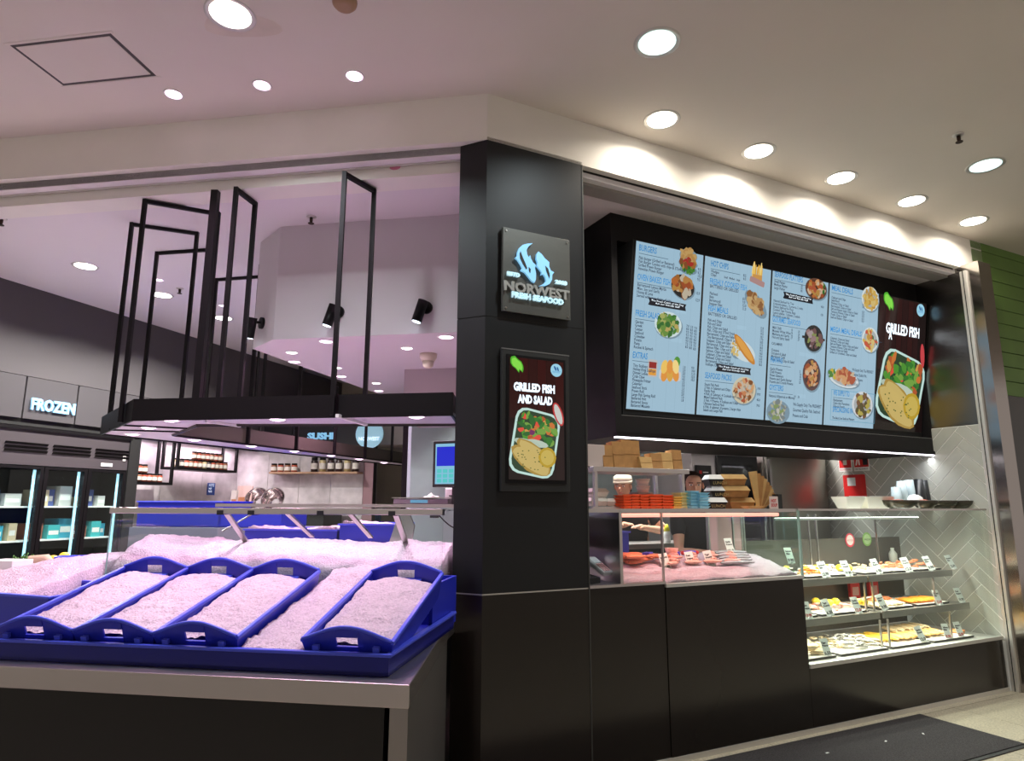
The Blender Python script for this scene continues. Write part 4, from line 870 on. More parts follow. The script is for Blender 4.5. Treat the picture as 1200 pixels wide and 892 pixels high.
# screen 1
t, x0, x1 = scr_thing(0); m = MB(); base_face(m, x0, x1, 1)
food(m, 303, 262, 24, None, [(.62, .33, .10), (.72, .45, .16)], 22, .62, big=.5); food(m, 302, 285, 26, None, BR + [(.5, .04, .03)], 24, .35, big=.4); food(m, 303, 302, 23, None, GR, 22, .45, big=.35)
food(m, 288, 350, 33, (.02, .02, .02), BR + OR + [(.7, .6, .45)], 34, .78, -.2, big=.4); food(m, 247, 457, 38, (.62, .75, .75), GRN + [(.65, .5, .15)], 60, .75, big=.28)
cx, cz = spx(203, 580); rrect(m, cx, cz, .085, .125, (.5, .5, .5), -.0014, 0); qd(m, cx - .033, cx + .033, cz + .0, cz + .045, (.28, .02, .015), -.0018); qd(m, cx - .033, cx + .033, cz - .05, cz - .005, (.75, .33, .04), -.0018)
cx, cz = spx(252, 600); rrect(m, cx, cz, .2, .07, (.6, .6, .62), -.0014, 0)
for k in range(6): x, z = spx(236 + 16 * (k % 3), 598 - 22 * (k // 3)); poly_disc(m, x, z, .03, .052, FR[k % 3] if k % 2 else (.75, .3, .05), -.0018 - k * .0001, 12, -.2 + .2 * (k % 3)); 
x, z = spx(272, 562); poly_disc(m, x, z, .03, .04, GR[1], -.0017, 9)
banner(m, t, 245, 400, 106)
head(t, 'BURGERS', 165, 248, 214, m=m); lines(t, ['Fish Burger (Grilled or Battered)', 'Fish Burger Combo with chips & 375ml Drink', 'Grilled Prawn Burger', 'Hawaiian Prawn Burger'], 164, 272)
head(t, 'OVEN BAKED FISH', 160, 330, 252, m=m); lines(t, ['Barramundi Lemon Myrtle', 'Miso, Soy and Garlic', "Honey & Lime", 'Served with your choice of side'], 160, 348)
head(t, 'FRESH SALAD', 155, 432, 223, m=m); lines(t, ['Garden', 'Greek', 'Caesar', 'Seafood', 'Coleslaw', 'Potato', 'Pasta', 'Rocket & Spinach'], 154, 452)
head(t, 'EXTRAS', 147, 550, 188, m=m); lines(t, ['Tiny Scallops', 'Honey King Scallops', 'Dinner Lobes', 'Crab Claw', 'Pineapple Fritter', 'Calamari', 'Seafood Stick', 'Prawn Roll', 'Large Fish Spring Roll', 'Battered Hot', 'Battered Savoy', 'Battered Mussels'], 148, 575)
lines(t, ['9.0', '8.5', '10.0', '9.5'], 330, 305); lines(t, ['10.9', '', '12.9'], 324, 372)
for c_ in range(3): lines(t, ['7.0', '8.0', '9.0', '9.5', '8.0', '9.0', '7.5', '8.0'], 298 + c_ * 11, 464 + c_ * 3, .026)
lines(t, ['1.5', '2.0', '2.0', '5.5', '4.5', '2.5', '3.0', '1.5', '2.5', '2.0', '1.0', '1.8'], 288, 580, .026); lines(t, ['9.0', '10.0', '11.0', '12.0', '10.5'], 312, 582, .026)
part('picture', m, t)
# screen 2
t, x0, x1 = scr_thing(1); m = MB(); base_face(m, x0, x1, 2)
cx, cz = spx(497, 335)
for k in range(16): poly_disc(m, cx + random.uniform(-.05, .05), cz + .06 + random.uniform(-.01, .05), .008, .055, random.choice(FR), -.0015 - k * .00005, 6, random.uniform(-.25, .25))
rrect(m, cx, cz - .005, .16, .045, (.42, .25, .24), -.0026, -.2); qd(m, cx - .05, cx + .05, cz - .01, cz + .05, (.6, .3, .08), -.0024)
food(m, 492, 398, 36, None, [(.62, .36, .14), (.75, .5, .22), (.35, .15, .05)], 50, .5, -.65, big=.3); food(m, 490, 395, 16, None, GRN, 12, .4, -.6, big=.35)
cx, cz = spx(456, 530); poly_disc(m, cx, cz, .14, .075, (.6, .7, .72), -.0014, 18, -.35)
food(m, 440, 524, 18, None, FR, 18, 1.1, big=.35)
poly_disc(m, cx + .02, cz + .01, .155, .04, (.55, .22, .03), -.003, 14, -.75); poly_disc(m, cx + .02, cz + .015, .13, .028, (.72, .34, .06), -.0032, 14, -.75)
food(m, 460, 642, 33, (.6, .55, .4), PR + [(.3, .1, .02), (.7, .65, .55)], 60, .85, .2, big=.26)
banner(m, t, 431, 583, 98)
head(t, 'HOT CHIPS', 367, 292, 416, m=m); lines(t, ['Wedges', 'Chips'], 367, 310); lines(t, ['8.5', '6.0'], 458, 322); lines(t, ['Small   Medium   Large'], 404, 326, .022)
head(t, 'FRESHLY COOKED FISH', 364, 342, 467, m=None); lines(t, ['BATTERED OR GRILLED'], 364, 352, .034); lines(t, ['Flathead', 'Basa', 'Barramundi', 'Snapper Fillet'], 363, 372); lines(t, ['8.5', '9.0', '12.0', '11.0'], 456, 388)
head(t, 'FISH MEALS', 359, 418, 415, m=None); lines(t, ['BATTERED OR GRILLED'], 359, 430, .034)
lines(t, ['Fish and Chips', 'Fish and Salad', 'Fish, Chips and Salad', 'Fish, Chips and 375ml Drink', 'Barramundi, Chips and Salad', 'Tiny Barramundi, Chips & Salad', 'Snapper, Chips and Salad', 'Barramundi, Chips and Salad', 'Salmon Fillet, Chips and Salad', 'Salmon, Chips and Salad', 'Calamari, Chips and Salad', 'Flathead, Chips and Salad', 'Barramundi, Chips and Salad', 'Scallops, Chips and Salad'], 358, 447)
lines(t, ['12.0', '13.5', '14.0', '16.5', '17.0', '18.0', '17.5', '18.0', '19.5', '16.0', '15.0', '14.0', '17.0', '18.0'], 506, 470, .026)
head(t, 'SEAFOOD PACKS', 350, 607, 424, m=m); lines(t, ['Snack Fish Pack', '2 Fish, 6 Calamari and Chips', 'Family Pack', '4 Fish, 8 Calamari, 4 Cocktails and Chips', 'Mixed Seafood Pack', '2 Fish, 4 Prawns, 4 Scallops and Chips', 'Ultimate Seafood Pack', '6 Fish, 8 calamari, 8 prawns, 2 large chips', 'Salads and Large Fish'], 349, 628, .028)
lines(t, ['19.0', '', '39.0', '', '45.0', '', '79.0'], 497, 640, .026); part('picture', m, t)
# screen 3
t, x0, x1 = scr_thing(2); m = MB(); base_face(m, x0, x1, 3)
food(m, 663, 357, 30, (.12, .05, .03), OR + PR + GR[:1], 50, .7, big=.28); food(m, 656, 496, 26, (.015, .015, .015), [(.4, .25, .25), (.5, .4, .4), (.2, .1, .1), (.3, .35, .1)], 30, 1.0, big=.35)
cx, cz = spx(656, 496); rrect(m, cx, cz, .27, .02, (.015, .015, .015), -.0013, 0)
food(m, 650, 598, 25, (.10, .05, .05), OR + PR, 46, 1.25, .1, big=.3)
food(m, 555, 700, 31, None, WH + [(.25, .3, .3)], 60, .75, big=.26)
banner(m, t, 613, 382, 84)
head(t, 'SEAFOOD PLATTERS', 546, 322, 625, m=m); lines(t, ['Small Platter', 'Medium Platter', 'Large Platter'], 545, 338); lines(t, ['35', '55', '85'], 620, 350, .026)
lines(t, ['Natural Seafood for Two', '6 natural oysters, 12 prawns, 2 crabs', 'Deluxe Seafood for Four', 'Cooked Tiger Prawns, Bugs', 'Luxury platter, 1 lobster, 2 salads', 'All priced as per kilo'], 543, 392, .028); lines(t, ['90.0', '', '', '150'], 676, 410, .026)
head(t, 'GOURMET SEAFOOD', 540, 448, 618, m=m); lines(t, ['Mild Chilli', 'Mussels White Wine', 'Marinara and Garlic', 'Hot and Spicy Squid', '', 'CALAMARI', '', 'Octopus', 'Octopus & Salad', 'Marinated Chilli', 'With Garlic, Chips & Salad'], 540, 468); lines(t, ['15', '16', '16', '17'], 592, 475, .026); lines(t, ['25', '26', '26', '27'], 612, 480, .026)
head(t, 'PRAWNS', 534, 562, 568, m=m); lines(t, ['Garlic Prawns', 'Chilli Prawns', 'Prawn Skewers', 'Prawns and Garlic Butter', 'Prawns and Crumb Prawns'], 533, 584); lines(t, ['5', '16', '18', '19', '22'], 616, 592, .026)
head(t, 'OYSTERS', 531, 640, 570, m=m); lines(t, ['Natural, Kilpatrick or Mornay'], 530, 660); lines(t, ['14    26'], 600, 662, .026)
lines(t, ['We Supply Only The FRESHEST', 'Gourmet Quality Fish, Seafood', 'Prawns and Crab'], 598, 685, .036, sx=.7, lsp=1.25); part('picture', m, t)
# screen 4
t, x0, x1 = scr_thing(3); m = MB(); base_face(m, x0, x1, 4)
food(m, 815, 385, 24, (.65, .72, .72), FR, 40, .95, big=.35); food(m, 815, 500, 23, (.65, .72, .72), FR + [(.75, .12, .05)] + GR[:1], 40, 1.0, big=.33)
food(m, 741, 610, 42, (.65, .72, .75), [(.0, 0, 0)], 0, .38, -.1); food(m, 745, 602, 30, None, PR + [(.85, .5, .3)], 34, .5, -.1, big=.36); food(m, 708, 597, 14, None, [(.75, .6, .05), (.1, .3, .05)], 14, .8, -.5, big=.5)
x, z = spx(706, 640); xa, za_ = spx(826, 736); 
for a in ((x, xa, z, z + .004), (x, xa, za_, za_ + .004), (x, x + .004, za_, z), (xa, xa + .004, za_, z)): qd(m, *a, (.12, .35, .5), -.0014)
food(m, 793, 683, 29, (.65, .68, .7), [(.25, .12, .05), (.12, .1, .03), (.6, .5, .1)], 34, .85, big=.3)
head(t, 'MEAL DEALS', 707, 360, 766, m=m); lines(t, ['Calamari and Chips', 'Salad Bowl', 'Flathead, Chips or Salad', 'Barramundi, Chips or Salad', 'Salt and Pepper squid, Chips or Salad', 'Tempura Prawns, Chips or Salad', 'Prawn, Chips or Salad', 'Seafood Basket, Chips or Salad'], 706, 383, .028); lines(t, ['10.9', '10.9', '', '12.9', '12.9', '14.9', '15.9', '15.9'], 792, 404, .024)
head(t, 'MEGA MEAL DEALS', 703, 476, 790, m=m); lines(t, ['Calamari, Chips and Salad', 'Flathead, Chips and Salad', 'Salt and Pepper Squid, Chips and Salad', 'Tempura Prawns, Chips and Salad', 'Prawns, Chips and Salad', 'Grilled or Crumbed, Chips and Salad'], 703, 497, .028)
lines(t, ['We Supply Only The FRESHEST', 'Gourmet Quality Fish,', 'Seafood, Prawns', 'and Crab'], 764, 587, .034, sx=.62, lsp=1.2)
head(t, 'WE SUPPLY TO', 711, 655, 756, m=m); lines(t, ['Restaurants', 'Clubs And Functions', 'Schools Events'], 711, 672, .03)
head(t, 'SPECIALISING IN', 709, 702, 765, m=None); lines(t, ['The Best Live Seafood Platters'], 708, 722, .028); part('picture', m, t)
# screen 5 poster
t, x0, x1 = scr_thing(4); m = MB(); qd(m, x0 + .004, x1 - .004, .006, SH - .006, (.010, .005, .005), -.0006)
for k in range(7): qd(m, x0 + .01 + k * .08, x0 + .08 + k * .08, SH * .45, SH - .01, (.022 + .008 * (k % 2), .007, .007), -.0008)
x, z = spx(901, 637); salad_tray(m, x, z, spx(968, 637)[0] - spx(838, 637)[0] - .04, (spx(901, 540)[1] - spx(901, 738)[1]), -.22)
x, z = spx(867, 393); leaf(m, x, z, .095); x, z = spx(957, 417); badge(m, t, x, z, .058)
x, z = spx(961, 545); poly_disc(m, x, z, .03, .11, (.6, .06, .07), -.0045, 14, .1)
part('picture', m, t)
x, z = spx(859, 472); text('lettering', 'GRILLED FISH', t, x, z - .02, .125, ink_white, y=-.003, width=spx(953, 472)[0] - x, bold=.004); x, z = spx(867, 497); text('lettering', 'A', t, x, z, .10, ink_white, y=-.003, sx=.6, bold=.004)

# ------------------------------------------------------------------ right counter and glass cases (R frame)
rc = thing('service_counter', 'glossy black panelled service counter below the glass cases', 'counter', R, 0, 0, 0)
part('front_panel', MB().box(.662, 1.198, .012, .05, .03, .985, gloss_m), rc); part('front_panel', MB().box(1.201, 2.366, .006, .05, .03, .965, gloss_m), rc); part('front_panel', MB().box(2.369, 4.60, .006, .05, .03, .392, gloss_m), rc)
part('kick_strip', MB().box(.66, 4.61, .0, .02, .0, .03, alu_m), rc)
part('counter_body', MB().box(.665, 2.366, .05, .85, .0, .95, dark_in).box(2.366, 4.59, .05, .85, 0, .385, dark_in), rc)
part('counter_top', MB().box(.662, 1.198, .0, .85, .985, 1.0, steelh_m), rc)
part('counter_ledge', MB().box(1.201, 2.366, -.004, .85, .965, .985, mat('pale_ledge', (.62, .6, .57), .4)), rc)
hb = part('case_floor', MB().box(2.37, 4.595, -.002, .85, .392, .412, mat('pale_shelf_steel', (.62, .6, .56), .35, .3)), rc)
part('side_panel', MB().box(2.366, 2.372, .012, .85, .412, .965, black_m), rc)
# fish case
fc = thing('fish_display_case', 'glass fish case with rose lighting on the left of the service counter', 'display case', R, 0, 0, 0)
TZ = 1.415
part('front_glass', MB().box(.90, 1.196, .022, .028, 1.0, TZ - .002, glass_m), fc); part('front_glass', MB().box(1.204, 2.362, .016, .022, .985, TZ - .002, glass_m), fc)
part('glass_joint', MB().box(1.196, 1.204, .014, .03, .985, TZ, mat('joint_metal', (.5, .48, .45), .3, .9)), fc)
part('top_glass', MB().box(.668, 2.362, .016, .80, TZ, TZ + .008, glass_m), fc)
part('front_rail', MB().box(.668, 2.362, .012, .03, TZ - .012, TZ + .010, steel_m), fc)
part('end_frame', MB().box(.88, .90, .012, .8, .99, TZ, steel_m), fc)
part('end_glass', MB().box(2.352, 2.358, .025, .8, .99, TZ, glass_m), fc)
part('lamp_tube', MB().tube([(.95, .12, TZ - .03), (2.3, .12, TZ - .03)], .012, lamp_r, 8), fc)
area(fc, (1.55, .16, TZ - .05), 1.1, P_FISH, (1, .42, .38), 160, sy=.06)
area(fc, (2.25, .20, TZ - .05), .12, .5, (.9, 1, .95), 160)
def rdoor(px0, px1, lab):
    u0, u1 = R.uz(px0, 630, .78)[0], R.uz(px1, 630, .78)[0]
    d_ = part('rear_door', MB().box(u0, u1, .775, .785, .99, TZ - .02, mat('rose_acrylic', (.66, .36, .38), .35)), fc, lab)
    part('door_frame', MB().box(u0, u0 + .015, .765, .79, .99, TZ - .015, steel_m).box(u1 - .015, u1, .765, .79, .99, TZ - .015, steel_m), d_)
rdoor(829, 872, 'sliding rear door')
part('rear_post', MB().box(1.0, 1.02, .77, .79, .99, TZ, steel_m).box(R.uz(877, 630, .7)[0], R.uz(877, 630, .7)[0] + .02, .77, .79, .99, TZ, steel_m), fc)
ice('crushed_ice', 'bed of crushed ice inside the rose lit fish case', R, .905, 2.348, .032, .76, lambda x, y: .995 + .10 * min(1, (y - .03) / .35) + .006 * math.sin(x * 20), 110, 50, .986, amp=.005)
salm = mat('salmon_flesh', (.88, .22, .10), .35, var=.35, vscale=40, stretch=(1, 5, 1)); pinkf = mat('pink_fillet', (.85, .42, .34), .35, var=.2, vscale=30); silv = mat('silver_fish_skin', (.45, .42, .45), .3, .4, var=.3, vscale=30); prw = mat('cooked_prawn', (.85, .30, .14), .35, var=.3, vscale=60)
def fillet(m, mtl, l=.13, w=.05, h=.018, bend=0):
    n = 8; rs = [.35, .8, 1, 1, .92, .8, .6, .35]
    v = []; f = []
    for i in range(n):
        x = (i / (n - 1) - .5) * l; k = rs[i]
        for a in range(8):
            an = 2 * PI * a / 8; v.append((x, bend * x * x * 4 + w / 2 * k * math.cos(an), h / 2 + h / 2 * k * math.sin(an)))
    for i in range(n - 1):
        for a in range(8): b_ = (a + 1) % 8; f.append((i * 8 + a, i * 8 + b_, i * 8 + 8 + b_, i * 8 + 8 + a))
    f += [tuple(range(8)), tuple(range((n - 1) * 8, n * 8))[::-1]]
    return m.add(v, f, mtl, None, True)
def fishz(v): return .995 + .10 * min(1, (v - .03) / .35) + .004
sal0 = single('salmon_fillet', fillet(MB(), salm, .17, .07, .03), 'orange salmon fillet heaped at the left of the fish case', 'fish', R, 1.2, .3, fishz(.3), rot=.3, group='orange salmon fillets in the fish case')
for i in range(11):
    dup(sal0, R, 1.19 + random.uniform(-.06, .20), .24 + random.uniform(0, .16), fishz(.28) + .012 + .004 * i, rot=random.uniform(-.6, .8), tilt=random.uniform(-.15, .15))
pf0 = single('fish_portion', fillet(MB(), pinkf, .13, .06, .028), 'pale pink fish portion on the ice in the fish case', 'fish', R, 1.5, .3, fishz(.3), group='pink fish portions in the fish case')
for i in range(16): dup(pf0, R, 1.46 + .042 * i, .24 + .05 * (i % 4), fishz(.24 + .05 * (i % 4)) + .006, rot=random.uniform(-.5, .5) + (i % 2))
sf = single('whole_fish', fillet(MB(), silv, .26, .05, .03), 'silver whole fish laid on the ice at the right of the fish case', 'fish', R, 2.05, .3, fishz(.3), rot=-.2, group='silver fish in the fish case')
for i in range(6): dup(sf, R, 1.98 + .03 * i, .20 + .045 * i, fishz(.2 + .045 * i) + .004, rot=-.2 + .06 * (i % 3))
rb = mat('red_garnish', (.75, .02, .03), .4)
for i in range(7): single('tomato', MB().blob((0, 0, .015), (.016, .016, .015), rb, 8, 5), 'small red tomato at the back of the ice in the fish case', 'tomato', R, 1.72 + .032 * i, .52 + .015 * (i % 2), fishz(.5), group='red tomatoes in the fish case')
fb = MB().box(0, .09, 0, .05, 0, .03, mat('violet_ice_pack', (.15, .08, .65), .4))
for i, u in enumerate((1.63, 1.80, 1.45)): single('ice_pack', fb, 'small violet ice pack on the ice of the fish case', 'ice pack', R, u, .47, fishz(.47), rot=.3 * i, group='violet ice packs', bevel=.004)
q = R.uz(787, 648, .42); t = thing('sauce_cup', 'pale pink dip cup in the middle of the fish case', 'cup', R, q[0], .42, fishz(.42)); part('cup_wall', MB().lathe([(.03, 0), (.045, .06)], pinkf, 16, cap=False), t, solid=.003); part('dip', MB().lathe([(.001, .045), (.04, .046)], mat('dip_cream', (.85, .6, .5), .4), 16, cap=False), t)
# see-through basin behind the case
q = R.uz(735, 650, .6); t = binbox('tub', 'violet blue plastic basin at the left inside the fish case', 0, .30, 0, .2, 0, .17, F=R, at=(1.02, .52, 1.09))
# EFTPOS terminal, cabinet beside
t = thing('payment_terminal', 'grey card payment terminal with keypad on the counter beside the column', 'card reader', R, Ru(701, 675, .12)[0], .10, 1.001, rot=.25, tilt=.0)
part('stand', MB().prism([(0, 0), (.12, 0), (.12, .05), (0, .03)], -.09, 0, rubber_m, 'x'), t)
bd = part('body', MB().box(0, .085, 0, .17, 0, .028, mat('terminal_grey', (.35, .36, .38), .4)), t, bevel=.008, loc=(.0, -.02, .035)); bd.rotation_euler = (.5, 0, 0)
part('display', MB().box(.012, .073, .10, .155, .028, .030, mat('lcd_grey', (.5, .6, .62), .3)), bd)
m = MB()
for i in range(3):
    for j in range(4): m.box(.014 + i * .021, .030 + i * .021, .015 + j * .02, .030 + j * .02, .028, .031, mat('key_rose', (.6, .35, .36), .5))
part('keypad', m, bd)
single('receipt_roll', MB().lathe([(.028, 0), (.028, .05)], white_m, 16), 'white receipt roll on the counter behind the card reader', 'paper roll', R, .70, .22, 1.001)
t = thing('till_cabinet', 'dark open till cabinet between the column and the fish case', 'cabinet', R, .668, .35, 1.001); part('back', MB().box(.0, .20, .38, .42, 0, .41, mat('dim_steel', (.30, .28, .33), .35, .8)), t); part('shelf', MB().box(.0, .12, .0, .38, .27, .285, steel_m), t); part('drawer', MB().box(.0, .10, .01, .36, .29, .38, rubber_m).box(.0, .10, .01, .36, .17, .265, rubber_m), t)
# price cards
cardn = 0
def card(px, py, F, v, z0, lab, grp, h=.115, w_=.062, lean=.35, tw=-.25, price=None, red=False):
    global cardn
    u = F.uz(px, py, v)[0]; t = thing('price_card', lab, 'price card', F, u - w_ / 2, v, z0 + .005, rot=tw, tilt=-.0, group=grp)
    c = part('card', MB().box(0, w_, 0, .002, 0, h, mat('card_white', (.82, .84, .80), .5)), t); c.rotation_euler = (-lean, random.uniform(-.2, .05), 0)
    text('lettering', ['Barramundi\nFillets', 'Fresh\nSnapper', 'Tiger\nPrawns', 'Garlic\nPrawns', 'Salmon\nFillet'][cardn % 5], c, .006, h * .72, .017, ink_black, y=-.001, width=w_ * .8, bold=.0008, line=1.1)
    text('price', price or ['22.99', '19.99', '6.50', '12.0', '9.90'][cardn % 5], c, .006, h * .12, .030, ink_red if red else ink_black, y=-.001, width=w_ * .8, bold=.001)
    part('clip', MB().box(w_ * .4, w_ * .6, -.004, .012, -.004, .012, mat('clear_clip', (.8, .8, .8), .2)), t); cardn += 1; return t
pos = ['first price card from the left in the fish case', 'second price card from the left in the fish case', 'third price card from the left in the fish case', 'pink lit price card standing before the rear door of the fish case', 'price card at the right end of the fish case']
for i, (px, py, v) in enumerate(((782, 652, .22), (811, 652, .24), (834, 652, .24), (857, 645, .40), (927, 652, .25))): card(px, py, R, v, fishz(v) - (.03 if i != 3 else 0), pos[i], 'fish case price cards', price=['2299', '1999', '2999', None, None][i], tw=-.15)
# hot food case
hc = thing('hot_food_case', 'glass hot food case with three shelves at the right of the service counter', 'display case', R, 0, 0, 0)
part('front_glass', MB().box(2.372, 4.592, .006, .012, .412, TZ, glass_m), hc)
part('left_glass', MB().box(2.366, 2.372, .02, .8, .985, TZ, glass_m), hc); part('glass_edge', MB().box(2.362, 2.376, .002, .016, .96, TZ, edge_m), hc)
part('top_glass', MB().box(2.366, 4.60, .006, .80, TZ, TZ + .008, glass_m), hc)
part('top_rail', MB().box(2.366, 4.60, .002, .016, TZ - .004, TZ + .010, steel_m), hc)
part('base_trim', MB().box(2.372, 4.6, -.004, .03, .394, .418, mat('base_trim_grey', (.6, .6, .56), .4, .4)), hc)
ds = mat('shelf_steel', (.42, .40, .37), .35, .8)
zs1, zs2 = .92, .66; um = 3.32
shelf_defs = [(2.385, um - .02, zs1, .22), (um, 4.38, zs1, .22), (2.385, um + .02, zs2, .17), (um + .06, 4.48, zs2, .17)]
for x0, x1, z, v0 in shelf_defs:
    part('shelf', MB().box(x0, x1, v0, .74, z - .01, z, ds), hc, bevel=.002); part('shelf_lip', MB().box(x0, x1, v0 - .012, v0, z - .045, z + .004, ds), hc)
fr_ = MB()
for x in (2.42, 4.05):
    pass
for z, zt2, v0 in ((zs1, TZ - .06, .66), (zs2, zs1 - .06, .60), (.42, zs2 - .06, .5)):
    for x in (2.41, 3.25, 3.34, 4.1): part('shelf_post', MB().box(x, x + .012, v0 - .4 * (z != zs1) + .0, v0 - .4 * (z != zs1) + .012, z, zt2 + .02, steel_m), hc)
part('heat_lamp_rail', MB().box(2.41, 4.02, .24, .26, TZ - .075, TZ - .06, white_m), hc)
part('rear_panel', MB().box(2.385, 4.59, .78, .79, .42, TZ - .25, mat('rear_glass_dark', (.10, .09, .075), .2)), hc)
part('shelf_lamp', MB().box(2.45, 4.1, .27, .285, TZ - .064, TZ - .058, lamp_w), hc)
area(hc, (3.3, .30, TZ - .08), 1.7, P_HOT, (1, .96, .84), 165, sy=.04); area(hc, (3.35, .26, zs1 - .06), 1.8, P_HOT * .55, (1, .96, .84), 165, sy=.04); area(hc, (3.4, .22, zs2 - .06), 1.9, P_HOT * .55, (1, .96, .84), 165, sy=.04)
def tin(u, v, z, w_, d, lab, grp='food trays in the hot case'):
    t = thing('food_tray', lab, 'tray', R, u, v, z, group=grp); part('pan', MB().taper(0, w_, 0, d, .001, .014, .006, mat('dark_tin', (.06, .055, .05), .4)), t); part('paper_liner', MB().box(.008, w_ - .008, .008, d - .008, .014, .016, off_m), t); return t
crumb = mat('golden_crumb', (.72, .42, .13), .7, bump=.6, bscale=90, var=.25, vscale=50); pale = mat('pale_batter', (.78, .62, .38), .7, bump=.6, bscale=90, var=.2, vscale=50); carrot = mat('carrot_orange', (.85, .28, .03), .5); onion = mat('onion_white', (.80, .66, .66), .5, var=.25, vscale=60); corn = mat('corn_yellow', (.85, .55, .06), .5); silvf = mat('grey_sardine', (.55, .52, .47), .4, .2, var=.35, vscale=40)
def pieces(name, lab, cat, grp, mk, u0, u1, v0, v1, z, n, zr=.012, sc=1):
    o0 = None
    for i in range(n):
        u = random.uniform(u0, u1); v = random.uniform(v0, v1); zz = z + zr * (i * 1.0 / n) * 2
        if o0 is None: o0 = single(name, mk, lab, cat, R, u, v, zz, rot=random.uniform(0, 3), group=grp)
        else: dup(o0, R, u, v, zz, rot=random.uniform(0, 3.1), tilt=random.uniform(-.2, .2))
def ringm(r=.02, t_=.006, m=None):
    b = MB(); return b.tube([(r * math.cos(a / 8 * 2 * PI), r * math.sin(a / 8 * 2 * PI), t_) for a in range(9)], t_, m or pale, 5)
def lemonm(): return MB().blob((0, 0, .026), (.036, .027, .026), lemon_m, 10, 6)
def seg(a, b_, k, n): return a + (b_ - a) * k / n
# shelf 1
for i, (u0, u1) in enumerate(((2.42, 2.70), (2.72, 2.98), (3.0, 3.28), (3.36, 3.70), (3.72, 4.02), (4.04, 4.34))): tin(u0, .27, zs1, u1 - u0, .34, ('wrap tray at the left end of the top hot shelf', 'carrot salad tray on the top hot shelf', 'lemon and onion tray at the middle of the top hot shelf', 'pale salad tray just right of the middle of the top hot shelf', 'orange salad tray on the right half of the top hot shelf', 'prawn tray at the right end of the top hot shelf')[i])
pieces('grilled_fillet', 'flat brown fillet at the left end of the top hot shelf', 'food', 'brown fillets on the top shelf', fillet(MB(), pale, .14, .06, .02), 2.50, 2.64, .32, .5, zs1 + .018, 7)
pieces('carrot_stick', 'orange carrot piece on the top hot shelf', 'food', 'carrot pieces on the top shelf', fillet(MB(), carrot, .05, .014, .012), 2.76, 2.94, .30, .42, zs1 + .018, 26, .02)
pieces('onion_ring', 'white and pink onion ring on the top hot shelf', 'food', 'onion rings on the top shelf', ringm(.018, .005, onion), 2.82, 3.24, .32, .52, zs1 + .025, 40, .02)
def lemonrow(pts, z, lab, grp):
    o0 = None
    for u, v in pts:
        if o0 is None: o0 = single('lemon', lemonm(), lab, 'lemon', R, u, v, z, rot=random.uniform(0, 3), group=grp)
        else: dup(o0, R, u, v, z + random.uniform(0, .015), rot=random.uniform(0, 3))
lemonrow(((2.80, .52), (2.98, .5), (3.06, .46), (3.14, .42), (3.20, .36), (3.24, .32)), zs1 + .02, 'yellow lemon on the top hot shelf', 'lemons on the top hot shelf')
pieces('garnish_leaf', 'green garnish leaf beside the carrot on the top hot shelf', 'garnish', 'green leaves on the top shelf', fillet(MB(), mat('herb_green', (.08, .25, .04), .6), .04, .02, .004), 2.70, 2.80, .36, .5, zs1 + .03, 8)
pieces('prawn', 'curled orange prawn on the right half of the top hot shelf', 'prawn', 'prawns on the top hot shelf', fillet(MB(), prw, .055, .018, .018, bend=.9), 3.74, 4.32, .30, .5, zs1 + .02, 46, .02)
pieces('salad_shred', 'pale salad shred right of the middle on the top hot shelf', 'food', 'pale shreds on the top shelf', fillet(MB(), pale, .05, .016, .012), 3.40, 3.68, .30, .5, zs1 + .02, 34, .02)
# shelf 2
for i, (u0, u1) in enumerate(((2.42, 2.74), (2.78, 3.30), (3.44, 3.84), (3.88, 4.30))): tin(u0, .21, zs2, u1 - u0, .36, ('fillet tray at the left end of the middle hot shelf', 'seafood and lemon tray on the middle hot shelf', 'tray of pale skewers on the middle hot shelf', 'orange skewer tray at the right end of the middle hot shelf')[i])
pieces('grilled_fillet', 'flat brown fillet on the middle hot shelf', 'food', 'brown fillets on the middle shelf', fillet(MB(), crumb, .15, .06, .02), 2.50, 2.66, .28, .48, zs2 + .018, 7)
pieces('seafood_piece', 'pale seafood piece between the lemons on the middle hot shelf', 'food', 'pale seafood on the middle shelf', fillet(MB(), pinkf, .06, .025, .02, bend=.6), 2.84, 3.24, .26, .5, zs2 + .018, 34, .015)
lemonrow(((2.72, .5), (3.0, .44), (3.08, .42), (3.12, .36), (3.04, .35), (3.26, .28), (3.30, .26)), zs2 + .03, 'yellow lemon on the middle hot shelf', 'lemons on the middle hot shelf')
def rows(name, lab, grp, mk, u0, u1, v0, z, n, rot=1.2, dv_=.0):
    o0 = None
    for i in range(n):
        a = (R, seg(u0, u1, i, n), v0 + dv_ * i, z + .004 * (i % 2))
        if o0 is None: o0 = single(name, mk, lab, 'food', *a, rot=rot, group=grp)
        else: dup(o0, *a, rot=rot + random.uniform(-.12, .12))
rows('fish_skewer', 'pale crumbed skewer on the middle hot shelf', 'pale skewers on the middle shelf', fillet(MB(), pale, .24, .032, .022), 3.47, 3.80, .33, zs2 + .018, 12)
rows('prawn_skewer', 'orange skewer at the right of the middle hot shelf', 'orange skewers on the middle shelf', fillet(MB(), carrot, .22, .032, .024), 3.90, 4.28, .33, zs2 + .02, 13)
rows('prawn_skewer', 'orange skewer behind the pale skewers on the middle hot shelf', 'orange skewers behind the pale ones', fillet(MB(), prw, .18, .03, .024), 3.62, 3.86, .46, zs2 + .03, 8)
t = thing('tongs', 'pale tongs lying across the middle hot shelf', 'tongs', R, 3.42, .42, zs2 + .05, rot=.1); part('arm', MB().bar((0, 0, 0), (.28, -.02, .02), .012, white_m, .006), t); part('arm', MB().bar((0, .02, 0), (.28, -.02, .02), .012, white_m, .006), t)
